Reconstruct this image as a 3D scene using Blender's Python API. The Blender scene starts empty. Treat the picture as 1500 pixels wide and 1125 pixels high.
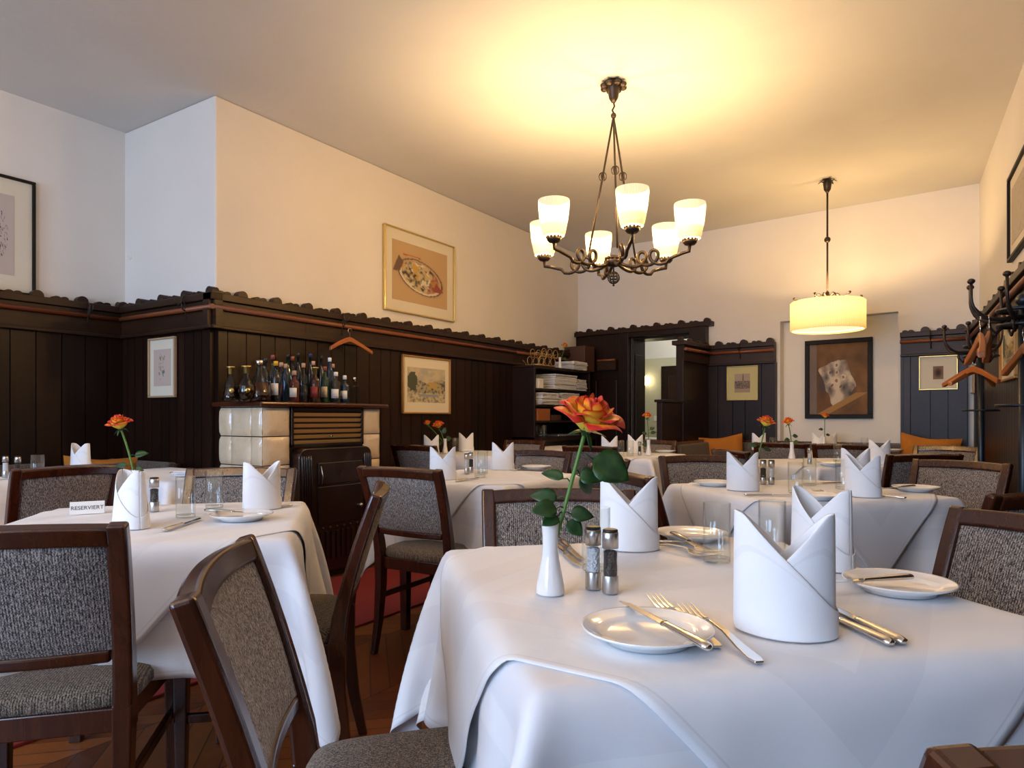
import bpy, bmesh, math, random
import numpy as np
from mathutils import Vector, Matrix, noise as mnoise
sc = bpy.context.scene
COL = sc.collection
PI = math.pi
random.seed(4)

# ---------------------------------------------------------------- camera
HC = 1.05; YAW = math.radians(32.8); FPX = 1000.0; HY = 612.0
cs, sn = math.cos(YAW), math.sin(YAW)
cam = bpy.data.cameras.new('camera'); camo = bpy.data.objects.new('camera', cam); COL.objects.link(camo)
camo.location = (0, 0, HC); camo.rotation_euler = (PI/2, 0, YAW)
cam.sensor_width = 36; cam.lens = 36*FPX/1500; cam.shift_y = (HY-562.5)/1500; cam.clip_start = .02
sc.camera = camo
sc.view_settings.view_transform = 'Standard'; sc.view_settings.look = 'None'; sc.view_settings.gamma = 1
sc.view_settings.exposure = EXPOSURE = 0.12
sc.cycles.use_denoising = True
sc.cycles.max_bounces = 10; sc.cycles.transmission_bounces = 10; sc.cycles.transparent_max_bounces = 12
sc.cycles.sample_clamp_indirect = 6; sc.cycles.caustics_reflective = False; sc.cycles.caustics_refractive = False

def P(x, y, h=.75):
    """where the sight line of photo pixel (x,y) meets the height h"""
    d = (HC-h)/((y-HY)/FPX); lat = (x-750)/FPX*d
    return Vector((lat*cs - d*sn, lat*sn + d*cs, h))

# ---------------------------------------------------------------- mesh builder
class MB:
    def __init__(s): s.v = []; s.f = []; s.sm = []; s.uv = {}; s.mi = []
    def add(s, vs, fs, smooth=False, mi=0, M=None):
        b = len(s.v)
        for p in vs:
            p = Vector(p)
            if M is not None: p = M @ p
            s.v.append(p[:])
        for f in fs: s.f.append(tuple(i+b for i in f)); s.sm.append(smooth); s.mi.append(mi)
        return s
    def box(s, x0, x1, y0, y1, z0, z1, M=None, mi=0):
        vs = [(x, y, z) for z in (z0, z1) for y in (y0, y1) for x in (x0, x1)]
        return s.add(vs, [(0,2,3,1),(4,5,7,6),(0,1,5,4),(2,6,7,3),(0,4,6,2),(1,3,7,5)], False, mi, M)
    def grid(s, pts, smooth=True, closed_u=False, closed_v=False, mi=0, M=None):
        nu = len(pts); nv = len(pts[0]); vs = [p for r in pts for p in r]; fs = []
        for i in range(nu if closed_u else nu-1):
            for j in range(nv if closed_v else nv-1):
                a = i*nv+j; b = ((i+1) % nu)*nv+j; c = ((i+1) % nu)*nv+(j+1) % nv; d = i*nv+(j+1) % nv
                fs.append((a, b, c, d))
        return s.add(vs, fs, smooth, mi, M)
    def lathe(s, prof, n=20, M=None, smooth=True, cap=True, mi=0, sx=1, sy=1):
        pts = [[(r*sx*math.cos(2*PI*k/n), r*sy*math.sin(2*PI*k/n), z) for k in range(n)] for r, z in prof]
        b = len(s.v); s.grid(pts, smooth, False, True, mi, M)
        if cap:
            for idx, rev in ((0, True), (len(prof)-1, False)):
                if prof[idx][0] > 1e-5:
                    ring = [b+idx*n+k for k in range(n)]
                    s.f.append(tuple(reversed(ring)) if rev else tuple(ring)); s.sm.append(False); s.mi.append(mi)
        return s
    def tube(s, path, r, n=8, smooth=True, closed=False, M=None, mi=0, flat=1.0):
        path = [Vector(p) for p in path]; m = len(path)
        rs = r if isinstance(r, (list, tuple)) else [r]*m
        rings = []; up = None
        for i, p in enumerate(path):
            if closed: t = path[(i+1) % m]-path[i-1]
            else: t = path[min(i+1, m-1)]-path[max(i-1, 0)]
            t = t.normalized() if t.length > 1e-9 else Vector((0, 0, 1))
            if up is None:
                up = Vector((0, 0, 1)) if abs(t.z) < .9 else Vector((1, 0, 0))
            a = t.cross(up)
            if a.length < 1e-6: a = t.cross(Vector((0, 1, 0)))
            a.normalize(); up = a.cross(t).normalized()
            rings.append([p + (a*math.cos(2*PI*k/n) + up*math.sin(2*PI*k/n)*flat)*rs[i] for k in range(n)])
        b = len(s.v); s.grid(rings, smooth, closed, True, mi, M)
        if not closed:
            s.f.append(tuple(b+k for k in range(n))); s.sm.append(False); s.mi.append(mi)
            s.f.append(tuple(b+(m-1)*n+n-1-k for k in range(n))); s.sm.append(False); s.mi.append(mi)
        return s
    def sweep(s, path, W, T, w, t, M=None, mi=0):
        """rectangular section: half sizes w (along unit W) and t (along unit T), per point or constant"""
        m = len(path); rings = []
        for i, p in enumerate(path):
            p = Vector(p); Wi = Vector(W[i] if isinstance(W, list) else W); Ti = Vector(T[i] if isinstance(T, list) else T)
            wi = w[i] if isinstance(w, (list, tuple)) else w; ti = t[i] if isinstance(t, (list, tuple)) else t
            rings.append([p-Wi*wi-Ti*ti, p+Wi*wi-Ti*ti, p+Wi*wi+Ti*ti, p-Wi*wi+Ti*ti])
        b = len(s.v); s.grid(rings, False, False, True, mi, M)
        s.f.append((b, b+1, b+2, b+3)); s.sm.append(False); s.mi.append(mi)
        e = b+(m-1)*4; s.f.append((e+3, e+2, e+1, e)); s.sm.append(False); s.mi.append(mi)
        return s
    def prism(s, poly, y0, y1, M=None, mi=0, smooth=False):
        """poly in (x,z), extruded along y"""
        n = len(poly); vs = [(x, y0, z) for x, z in poly]+[(x, y1, z) for x, z in poly]
        fs = [tuple(range(n)), tuple(range(2*n-1, n-1, -1))]
        s.add(vs, fs, False, mi, M); b = len(s.v)-2*n
        for i in range(n):
            j = (i+1) % n; s.f.append((b+j, b+i, b+n+i, b+n+j)); s.sm.append(smooth); s.mi.append(mi)
        return s
    def ball(s, c, r, n=12, M=None, mi=0, sz=1):
        prof = [(max(r*math.sin(PI*k/(n//2+2)), 0), -r*sz*math.cos(PI*k/(n//2+2))) for k in range(n//2+3)]
        Mt = Matrix.Translation(c)
        return s.lathe(prof, n, (M @ Mt) if M is not None else Mt, True, False, mi)
    def build(s, name, mat, parent=None, bevel=0, sub=0, solid=0, fix=True, seg=2):
        me = bpy.data.meshes.new(name); me.from_pydata(s.v, [], s.f); me.update()
        if fix:
            bm = bmesh.new(); bm.from_mesh(me); bmesh.ops.recalc_face_normals(bm, faces=bm.faces); bm.to_mesh(me); bm.free()
        me.polygons.foreach_set('use_smooth', s.sm)
        mats = mat if isinstance(mat, (list, tuple)) else [mat]
        for m in mats: me.materials.append(m)
        if len(mats) > 1: me.polygons.foreach_set('material_index', s.mi)
        o = bpy.data.objects.new(name, me); COL.objects.link(o)
        if parent is not None: o.parent = parent
        if bevel:
            m = o.modifiers.new('b', 'BEVEL'); m.width = bevel; m.segments = seg; m.limit_method = 'ANGLE'; m.angle_limit = .6
        if sub: m = o.modifiers.new('s', 'SUBSURF'); m.levels = m.render_levels = sub
        if solid: m = o.modifiers.new('t', 'SOLIDIFY'); m.thickness = solid; m.offset = 0
        return o

def tag(o, label=None, cat=None, group=None, kind=None):
    if label: o['label'] = label
    if cat: o['category'] = cat
    if group: o['group'] = group
    if kind: o['kind'] = kind
    return o
def thing(name, loc=(0, 0, 0), rz=0, label=None, cat=None, group=None, kind=None):
    o = bpy.data.objects.new(name, None); COL.objects.link(o); o.location = loc; o.rotation_euler = (0, 0, rz)
    o.empty_display_size = .05
    return tag(o, label, cat, group, kind)
def struct(o): o['kind'] = 'structure'; return o
def kids(o): return [c for c in COL.objects if c.parent == o]
def copy_tree(o, loc, rz, label=None, group=None):
    r = o.copy(); COL.objects.link(r); r.location = loc; r.rotation_euler = (o.rotation_euler[0], o.rotation_euler[1], rz)
    if label: r['label'] = label
    if group: r['group'] = group
    for ch in kids(o):
        c = ch.copy(); COL.objects.link(c); c.parent = r
        for g in kids(ch):
            d = g.copy(); COL.objects.link(d); d.parent = c
    return r
_proto = {}
def place(key, maker, loc, rz, label, group=None):
    """first call makes the thing, later calls copy it with its parts"""
    if key not in _proto:
        o = maker(); _proto[key] = o; o.location = loc; o.rotation_euler = (0, 0, rz); o['label'] = label
        if group: o['group'] = group
        return o
    o = copy_tree(_proto[key], loc, rz, label, group)
    if group is None and 'group' in o: del o['group']
    return o

# ---------------------------------------------------------------- materials
def mat(name, color=(.8, .8, .8), rough=.5, metal=0, **kw):
    m = bpy.data.materials.new(name); m.use_nodes = True; b = m.node_tree.nodes['Principled BSDF']
    b.inputs['Base Color'].default_value = (*color, 1); b.inputs['Roughness'].default_value = rough
    b.inputs['Metallic'].default_value = metal
    for k, v in kw.items(): b.inputs[k.replace('_', ' ')].default_value = v
    return m
class NT:
    def __init__(s, m): s.t = m.node_tree; s.b = s.t.nodes['Principled BSDF']
    def n(s, typ, **kw):
        nd = s.t.nodes.new(typ)
        for k, v in kw.items():
            if hasattr(nd, k): setattr(nd, k, v)
            else: nd.inputs[k].default_value = v
        return nd
    def l(s, a, b): s.t.links.new(a, b)
    def coord(s, scale=(1, 1, 1), rot=(0, 0, 0), out='Object'):
        c = s.n('ShaderNodeTexCoord'); m = s.n('ShaderNodeMapping'); m.inputs['Scale'].default_value = scale; m.inputs['Rotation'].default_value = rot
        s.l(c.outputs[out], m.inputs['Vector']); return m.outputs['Vector']
    def noise(s, vec, scale, detail=3, rough=.5):
        n = s.n('ShaderNodeTexNoise'); n.inputs['Scale'].default_value = scale; n.inputs['Detail'].default_value = detail; n.inputs['Roughness'].default_value = rough
        s.l(vec, n.inputs['Vector']); return n.outputs['Fac']
    def ramp(s, fac, stops):
        r = s.n('ShaderNodeValToRGB'); e = r.color_ramp.elements
        while len(e) < len(stops): e.new(.5)
        for i, (p, c) in enumerate(stops): e[i].position = p; e[i].color = (*c, 1)
        s.l(fac, r.inputs['Fac']); return r.outputs['Color']
    def math(s, op, a, b=None, c=None):
        n = s.n('ShaderNodeMath'); n.operation = op
        for i, x in enumerate((a, b, c)):
            if x is None: continue
            if isinstance(x, (int, float)): n.inputs[i].default_value = x
            else: s.l(x, n.inputs[i])
        return n.outputs[0]
    def mix(s, fac, a, b, typ='MIX'):
        n = s.n('ShaderNodeMix'); n.data_type = 'RGBA'; n.blend_type = typ
        for i, x in ((0, fac), (6, a), (7, b)):
            if isinstance(x, (int, float)): n.inputs[i].default_value = x
            elif isinstance(x, tuple): n.inputs[i].default_value = (*x, 1)
            else: s.l(x, n.inputs[i])
        return n.outputs[2]
    def bump(s, h, strength=.3, dist=.01):
        n = s.n('ShaderNodeBump'); n.inputs['Strength'].default_value = strength; n.inputs['Distance'].default_value = dist
        s.l(h, n.inputs['Height']); s.l(n.outputs['Normal'], s.b.inputs['Normal'])

def wood(name, c0, c1, rough, axis='z', island=.5, bump=.15, coat=0.0, spec=.5):
    m = mat(name, c0, rough); t = NT(m)
    sc_ = {'z': (30, 30, 1.6), 'x': (1.6, 30, 30), 'y': (30, 1.6, 30)}[axis]
    v = t.coord(sc_); n1 = t.noise(v, 1.2, 5, .65); n2 = t.noise(t.coord((1.2, 1.2, .5)), 2.5, 3)
    c = t.ramp(n1, [(.3, c0), (.75, c1)])
    c = t.mix(t.math('MULTIPLY', n2, .55), c, tuple(x*.45 for x in c0))
    if island:
        g = t.n('ShaderNodeNewGeometry'); k = t.math('MULTIPLY', g.outputs['Random Per Island'], island)
        c = t.mix(k, c, tuple(x*.4 for x in c0))
    t.l(c, t.b.inputs['Base Color']); t.bump(n1, bump, .002); t.b.inputs['Specular IOR Level'].default_value = spec
    if coat: t.b.inputs['Coat Weight'].default_value = coat; t.b.inputs['Coat Roughness'].default_value = .18
    return m
DAYP = 124; BULBP = 21; REAR_FILL_P = 16
M = {}
M['panel'] = wood('dark_panel_wood', (.011, .0038, .0018), (.036, .0115, .0045), .38, bump=.25, island=.6, spec=.3)
M['panel_x'] = wood('dark_rail_wood', (.017, .0068, .003), (.052, .0195, .0078), .42, 'x', 0, .25, 0, .3)
M['rail'] = mat('orange_rail_wood', (.21, .058, .017), .4)
M['chair'] = wood('chair_wood', (.034, .0075, .0026), (.085, .022, .0072), .24, 'z', 0, .06, .4)
M['mantel'] = wood('mantel_wood', (.05, .010, .004), (.10, .024, .008), .22, 'y', 0, .05, .4)
M['hanger'] = mat('hanger_wood', (.34, .10, .022), .35)
M['board'] = mat('brown_board', (.075, .032, .018), .5)

def plaster(name, c):
    m = mat(name, c, .85); t = NT(m); n = t.noise(t.coord(), 2.2, 6, .6)
    t.l(t.ramp(n, [(.3, tuple(x*.96 for x in c)), (.7, c)]), t.b.inputs['Base Color']); t.bump(n, .25, .03); return m
M['plaster'] = plaster('wall_plaster', (.80, .755, .69)); M['ceil'] = plaster('ceiling_plaster', (.70, .675, .63))
M['green'] = plaster('passage_wall_paint', (.60, .60, .44)); M['white'] = mat('white_paint', (.85, .85, .82), .5)

def cloth(name, c, bands=True, tint=(.93, .93, .95)):
    m = mat(name, c, .72); t = NT(m); b = t.b
    b.inputs['Sheen Weight'].default_value = .15
    uv = t.n('ShaderNodeUVMap'); sep = t.n('ShaderNodeSeparateXYZ'); t.l(uv.outputs['UV'], sep.inputs[0])
    # distance (m) from the hem: uv holds the distances to the two nearest edges
    d = t.math('MINIMUM', sep.outputs[0], sep.outputs[1])
    hem = t.math('LESS_THAN', t.math('ABSOLUTE', t.math('SUBTRACT', d, .017)), .0014)
    col = c
    if bands:
        k = t.math('ADD', t.math('LESS_THAN', t.math('ABSOLUTE', t.math('SUBTRACT', d, .17)), .035),
                   t.math('LESS_THAN', t.math('ABSOLUTE', t.math('SUBTRACT', d, .30)), .05))
        col = t.mix(t.math('MULTIPLY', k, .8), c, tuple(x*y for x, y in zip(c, tint)))
        t.l(t.math('SUBTRACT', .72, t.math('MULTIPLY', k, .2)), b.inputs['Roughness'])
    col = t.mix(t.math('MULTIPLY', hem, .25 if bands else .12), col, (.45, .45, .47))
    t.l(col, b.inputs['Base Color'])
    n = t.noise(t.coord(), 6, 4, .55); w = t.noise(t.coord(), 900, 1)
    t.bump(t.math('ADD', n, t.math('MULTIPLY', w, .05)), .22, .012); return m
M['cloth'] = cloth('white_damask_linen', (.82, .82, .83)); M['napkin'] = cloth('white_napkin_linen', (.86, .86, .87), False)

def fabric(name, lo, hi, rot=(0, 0, 0)):
    m = mat(name, lo, .95); t = NT(m)
    v = t.coord((1, 1, .45), rot); n1 = t.noise(v, 620, 1.5, .6); n2 = t.noise(t.coord((1, 1, .06), rot), 330, 1, .5)
    sx_ = t.n('ShaderNodeSeparateXYZ'); t.l(t.coord((1, 1, 1), rot), sx_.inputs[0])
    a1 = t.math('SINE', t.math('MULTIPLY', sx_.outputs[0], 2*PI/.0056)); a2 = t.math('SINE', t.math('MULTIPLY', sx_.outputs[2], 2*PI/.0064))
    wv = t.math('ADD', t.math('MULTIPLY', a1, .055), t.math('MULTIPLY', t.math('MULTIPLY', a1, a2), .03))
    k = t.math('ADD', t.math('ADD', t.math('MULTIPLY', n1, .62), t.math('MULTIPLY', n2, .38)), wv)
    t.l(t.ramp(k, [(.40, lo), (.52, tuple((a+b)/2.6 for a, b in zip(lo, hi))), (.63, hi)]), t.b.inputs['Base Color'])
    t.bump(n1, .6, .002); t.b.inputs['Sheen Weight'].default_value = .1; return m
M['fabric'] = fabric('grey_woven_fabric', (.016, .011, .009), (.50, .43, .375))
M['fabric_seat'] = fabric('brown_seat_fabric', (.014, .009, .006), (.38, .29, .205), (PI/2, 0, 0))
M['cushion'] = mat('orange_cushion_fabric', (.42, .145, .012), .9)
M['bench'] = fabric('bench_fabric', (.03, .022, .016), (.22, .175, .14))
M['steel'] = mat('polished_steel', (.78, .75, .70), .16, 1); M['brushed'] = mat('brushed_steel', (.55, .53, .5), .32, 1)
M['black'] = mat('black_plastic', (.012, .011, .011), .4); M['iron'] = mat('wrought_iron', (.045, .031, .022), .38, .55)
M['ironblue'] = mat('painted_iron_stand', (.010, .016, .024), .35, .3)
M['china'] = mat('white_china', (.86, .85, .83), .12, 0, Coat_Weight=.5, Coat_Roughness=.05)
def thin_glass(name, tint, gl=1.0):
    m = bpy.data.materials.new(name); m.use_nodes = True; t = m.node_tree; t.nodes.remove(t.nodes['Principled BSDF']); o = t.nodes['Material Output']
    tr = t.nodes.new('ShaderNodeBsdfTransparent'); tr.inputs[0].default_value = (*tint, 1); g = t.nodes.new('ShaderNodeBsdfGlossy'); g.inputs['Roughness'].default_value = .01
    lw = t.nodes.new('ShaderNodeLayerWeight'); f = t.nodes.new('ShaderNodeMath'); f.operation = 'POWER'; f.inputs[1].default_value = 4.5; t.links.new(lw.outputs['Facing'], f.inputs[0]); mx = t.nodes.new('ShaderNodeMixShader'); k = t.nodes.new('ShaderNodeMath'); k.operation = 'MULTIPLY_ADD'; k.inputs[1].default_value = .72*gl; k.inputs[2].default_value = .05
    t.links.new(f.outputs[0], k.inputs[0]); t.links.new(k.outputs[0], mx.inputs[0]); t.links.new(tr.outputs[0], mx.inputs[1]); t.links.new(g.outputs[0], mx.inputs[2]); t.links.new(mx.outputs[0], o.inputs[0]); return m
M['glass'] = thin_glass('clear_glass_wall', (.975, .985, .98)); M['acryl'] = thin_glass('clear_acrylic', (.98, .985, .985), .5)
M['glass_solid'] = mat('thick_clear_glass', (.95, .98, .97), 0.0, 0, Transmission_Weight=1, IOR=1.45)
M['salt'] = mat('salt_crystals', (.80, .82, .84), .8); M['pepper'] = mat('peppercorns', (.03, .022, .018), .8)
for k_ in ('salt', 'pepper'):
    t = NT(M[k_]); vz = t.n('ShaderNodeTexVoronoi'); vz.inputs['Scale'].default_value = 260; t.l(t.coord(), vz.inputs['Vector']); t.bump(vz.outputs['Distance'], 1, .003)
M['paper'] = mat('white_card', (.84, .82, .78), .6); M['ink'] = mat('dark_ink', (.02, .02, .02), .6)
M['gold'] = mat('thin_gold_frame', (.72, .53, .17), .28, .85); M['goldwood'] = mat('gilded_wood_frame', (.40, .20, .045), .35, .3)
M['palewood'] = mat('pale_wood_frame', (.45, .30, .18), .5); M['blackframe'] = mat('black_frame', (.008, .006, .005), .5, 0, Specular_IOR_Level=.2)
M['mount'] = mat('picture_mount', (.72, .66, .52), .8); M['mount_y'] = mat('yellow_picture_mount', (.56, .50, .24), .8)
M['redcarpet'] = mat('red_carpet', (.21, .012, .007), .95); t = NT(M['redcarpet']); t.bump(t.noise(t.coord(), 300, 2), .5, .004)
M['stem'] = mat('rose_stem_green', (.085, .20, .025), .5); M['stove'] = mat('dark_brown_enamel', (.014, .005, .0035), .30, 0, Coat_Weight=.3)
M['brass'] = mat('brass_slats', (.62, .42, .17), .35, .55)
M['rosy'] = mat('pinkish_lid', (.4, .05, .05), .4)

m = mat('cream_glazed_tile', (.66, .56, .40), .16, 0, Coat_Weight=.5); t = NT(m); n = t.noise(t.coord(), 9, 4, .6)
t.l(t.ramp(n, [(.3, (.64, .51, .34)), (.7, (.74, .62, .45))]), t.b.inputs['Base Color']); t.bump(n, .35, .02); M['tile'] = m
m = mat('rose_leaf', (.02, .08, .012), .42); t = NT(m); n = t.noise(t.coord(), 45, 4)
t.l(t.ramp(n, [(.35, (.007, .032, .007)), (.62, (.018, .070, .014)), (.85, (.07, .09, .015))]), t.b.inputs['Base Color']); t.bump(n, .4, .003); M['leaf'] = m
# petals: uv.y runs from the base (0) to the rim (1); yellow below, orange then red at the rim
m = mat('rose_petal', (.8, .3, .02), .55, 0, Subsurface_Weight=.0); t = NT(m); uv = t.n('ShaderNodeUVMap'); sp = t.n('ShaderNodeSeparateXYZ'); t.l(uv.outputs['UV'], sp.inputs[0])
e = t.math('MULTIPLY', t.math('POWER', t.math('ABSOLUTE', t.math('SUBTRACT', t.math('MULTIPLY', sp.outputs[0], 2), 1)), 3), .33)
k = t.math('ADD', t.math('ADD', sp.outputs[1], e), t.math('MULTIPLY', t.math('SUBTRACT', t.noise(t.coord(), 60, 3), .5), .35))
t.l(t.ramp(k, [(0, (.78, .62, .08)), (.62, (.88, .58, .05)), (.84, (.90, .30, .012)), (.96, (.78, .07, .008)), (1.0, (.60, .02, .012))]), t.b.inputs['Base Color']); M['petal'] = m
# pleated lit shades
def shade_mat(name, c, stops, h, n, tr=.2, sheer=.4):
    m = mat(name, c, .8); t = NT(m)
    tr_ = t.n('ShaderNodeBsdfTranslucent'); tr_.inputs['Color'].default_value = (*c, 1)
    mx = t.n('ShaderNodeMixShader'); mx.inputs[0].default_value = tr
    out = t.t.nodes['Material Output']; t.l(t.b.outputs[0], mx.inputs[1]); t.l(tr_.outputs[0], mx.inputs[2])
    co0 = t.n('ShaderNodeTexCoord'); se0 = t.n('ShaderNodeSeparateXYZ'); t.l(co0.outputs['Object'], se0.inputs[0]); seo = se0.outputs[2]
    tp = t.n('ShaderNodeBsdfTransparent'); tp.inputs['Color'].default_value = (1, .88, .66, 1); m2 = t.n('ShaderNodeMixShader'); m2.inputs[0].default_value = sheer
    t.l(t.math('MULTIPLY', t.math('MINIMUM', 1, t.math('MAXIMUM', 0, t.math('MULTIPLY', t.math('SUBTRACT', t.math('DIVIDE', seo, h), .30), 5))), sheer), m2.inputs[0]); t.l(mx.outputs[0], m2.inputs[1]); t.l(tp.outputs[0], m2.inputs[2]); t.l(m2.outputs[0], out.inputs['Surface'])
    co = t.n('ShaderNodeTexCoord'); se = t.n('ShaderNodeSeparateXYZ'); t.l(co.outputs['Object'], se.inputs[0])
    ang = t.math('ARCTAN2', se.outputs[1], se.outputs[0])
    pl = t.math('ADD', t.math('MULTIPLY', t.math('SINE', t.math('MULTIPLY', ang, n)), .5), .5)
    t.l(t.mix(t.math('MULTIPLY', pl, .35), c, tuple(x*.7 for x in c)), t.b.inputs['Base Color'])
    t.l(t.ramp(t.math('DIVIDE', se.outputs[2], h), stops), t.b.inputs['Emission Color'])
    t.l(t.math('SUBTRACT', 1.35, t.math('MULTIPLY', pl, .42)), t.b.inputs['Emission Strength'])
    t.bump(pl, .5, .003); return m
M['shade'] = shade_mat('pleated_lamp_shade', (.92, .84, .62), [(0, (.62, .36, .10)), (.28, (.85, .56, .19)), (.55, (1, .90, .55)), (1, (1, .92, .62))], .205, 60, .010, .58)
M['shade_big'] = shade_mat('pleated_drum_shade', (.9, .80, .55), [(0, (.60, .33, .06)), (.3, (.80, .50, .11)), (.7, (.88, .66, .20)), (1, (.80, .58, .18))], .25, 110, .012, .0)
m = mat('glowing_lamp_glass', (1, .9, .7), .4); NT(m).b.inputs['Emission Color'].default_value = (1, .82, .5, 1); NT(m).b.inputs['Emission Strength'].default_value = 5; M['glow'] = m

m = mat('lit_diffuser_disc', (.9, .8, .6), .6); NT(m).b.inputs['Emission Color'].default_value = (1, .83, .45, 1); NT(m).b.inputs['Emission Strength'].default_value = 1.1; M['diffuser'] = m
# parquet: herringbone of short oak blocks
m = mat('oak_parquet', (.2, .07, .02), .45, 0, Coat_Weight=.05, Coat_Roughness=.3, Specular_IOR_Level=.28); t = NT(m)
co = t.n('ShaderNodeTexCoord'); se = t.n('ShaderNodeSeparateXYZ'); t.l(co.outputs['Object'], se.inputs[0])
X, Y = se.outputs[0], se.outputs[1]; W_ = .46; bw = .075
col_i = t.math('FLOOR', t.math('DIVIDE', X, W_)); fx = t.math('FRACT', t.math('DIVIDE', X, W_))
par = t.math('SUBTRACT', t.math('MULTIPLY', t.math('MODULO', t.math('ABSOLUTE', col_i), 2), 2), 1)
yy = t.math('DIVIDE', t.math('ADD', Y, t.math('MULTIPLY', t.math('MULTIPLY', fx, par), W_)), bw*1.414)
row = t.math('FLOOR', yy); fy = t.math('FRACT', yy)
wn = t.n('ShaderNodeTexWhiteNoise'); wn.noise_dimensions = '2D'; cb = t.n('ShaderNodeCombineXYZ'); t.l(col_i, cb.inputs[0]); t.l(row, cb.inputs[1]); t.l(cb.outputs[0], wn.inputs['Vector'])
gap = t.math('MAXIMUM', t.math('LESS_THAN', t.math('MINIMUM', fy, t.math('SUBTRACT', 1, fy)), .025), t.math('LESS_THAN', t.math('MINIMUM', fx, t.math('SUBTRACT', 1, fx)), .006))
gr = t.noise(t.coord((9, 9, 9)), 3, 6, .7)
c = t.ramp(t.math('ADD', t.math('MULTIPLY', wn.outputs['Value'], .75), t.math('MULTIPLY', gr, .3)), [(.1, (.088, .019, .003)), (.55, (.165, .040, .006)), (.95, (.27, .078, .013))])
t.l(t.mix(gap, c, (.03, .01, .004)), t.b.inputs['Base Color']); t.bump(t.math('SUBTRACT', gr, t.math('MULTIPLY', gap, 2)), .15, .003); M['parquet'] = m
m = mat('coloured_artwork', (.5, .5, .5), .75); t = NT(m); ca = t.n('ShaderNodeVertexColor'); ca.layer_name = 'Col'; t.l(ca.outputs['Color'], t.b.inputs['Base Color']); M['art'] = m

# ---------------------------------------------------------------- room shell
CEIL = 3.1
A = Vector((-3.93, 7.62, 0)); B = Vector((.21, 7.23, 0))
RX = lambda y: .40+.063*(4.1-y)          # right wall plaster
YB = -2.6
def wall_seg(mb, p0, p1, z0, z1, thick=.25, y0=0.0):
    """box whose room face runs p0->p1 with the room on its left"""
    p0 = Vector((p0[0], p0[1], 0)); p1 = Vector((p1[0], p1[1], 0)); L = (p1-p0).length
    Mx = Matrix.Translation(p0) @ Matrix.Rotation(math.atan2(p1.y-p0.y, p1.x-p0.x), 4, 'Z')
    mb.box(0, L, y0-thick, y0, z0, z1, Mx); return mb
def frame_of(p0, p1):
    return math.atan2(p1[1]-p0[1], p1[0]-p0[0])
mb = MB(); mb.box(-5.6, 1.6, YB-.6, 12.5, -.1, 0); struct(mb.build('floor', M['parquet']))
mb = MB(); mb.box(-5.6, 1.6, YB-.6, 8.2, CEIL, CEIL+.1); struct(mb.build('ceiling', M['ceil']))
mb = MB(); mb.box(-5.25, -3.93, 2.62, 7.9, 0, CEIL); struct(mb.build('wall_left', M['plaster'], bevel=.012))
mb = MB(); wall_seg(mb, (-5.0, 2.70), (-5.0, YB-.3), 0, CEIL); struct(mb.build('wall_recess', M['plaster']))
mb = MB(); wall_seg(mb, (RX(YB-.3), YB-.3), (RX(7.6), 7.6), 0, CEIL); struct(mb.build('wall_right', M['plaster']))
# far wall with the doorway and the shallow niche; local s runs from B (right) to A (left)
FW = Matrix.Translation(B) @ Matrix.Rotation(frame_of(B, A), 4, 'Z'); FL = (A-B).length; fwrot = frame_of(B, A)
def S(x): return (B.x-x)/abs(math.cos(fwrot))
n0, n1 = S(-.42), S(-1.485); d0, d1 = S(-2.43), S(-3.18); DT = .3
mb = MB()
mb.box(-.4, n0, -DT, 0, 0, CEIL, FW); mb.box(n0, n1, -DT, -.12, 0, 2.04, FW); mb.box(n0, n1, -DT, 0, 2.04, CEIL, FW)
mb.box(n1, d0, -DT, 0, 0, CEIL, FW); mb.box(d0, d1, -DT, 0, 1.99, CEIL, FW); mb.box(d1, FL+.3, -DT, 0, 0, CEIL, FW)
struct(mb.build('wall_far', M['plaster']))
# passage room behind the doorway
mb = MB(); mb.box(-.2, FL+1.6, -2.2, -2.05, 0, 1.93, FW); struct(mb.build('wall_passage', M['green']))
mb = MB(); mb.box(-.2, FL+1.6, -2.2, -2.05, 1.93, CEIL, FW); mb.box(-.2, FL+1.6, -2.05, -DT, 2.75, 2.85, FW)
mb.box(FL+1.5, FL+1.6, -2.05, -DT, 0, 2.85, FW); mb.box(-.2, -.1, -2.05, -DT, 0, 2.85, FW); struct(mb.build('wall_passage_upper', M['white']))  # fill lights of the added chandelier, warm light for the foreground
# back wall behind the camera with two windows
mb = MB(); wins = [(-4.3, -2.7), (-1.7, -.1)]
mb.box(-5.25, -4.3, YB-.3, YB, 0, CEIL); mb.box(-2.7, -1.7, YB-.3, YB, 0, CEIL); mb.box(-.1, 1.1, YB-.3, YB, 0, CEIL)
for a, b in wins: mb.box(a, b, YB-.3, YB, 0, .85); mb.box(a, b, YB-.3, YB, 2.6, CEIL)
struct(mb.build('wall_back', M['plaster']))
for i, (a, b) in enumerate(wins):
    mb = MB(); r = .06
    mb.box(a, b, YB-.2, YB-.13, .85, .85+r); mb.box(a, b, YB-.2, YB-.13, 2.6-r, 2.6); mb.box(a, a+r, YB-.2, YB-.13, .85, 2.6); mb.box(b-r, b, YB-.2, YB-.13, .85, 2.6)
    mb.box((a+b)/2-.04, (a+b)/2+.04, YB-.2, YB-.13, .85, 2.6); w = struct(mb.build('window_%d' % (i+1), M['white']))
    mb = MB(); mb.box(a-.03, b+.03, YB-.02, YB+.12, .80, .85); mb.build('window_sill', M['white'], w)
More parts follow.
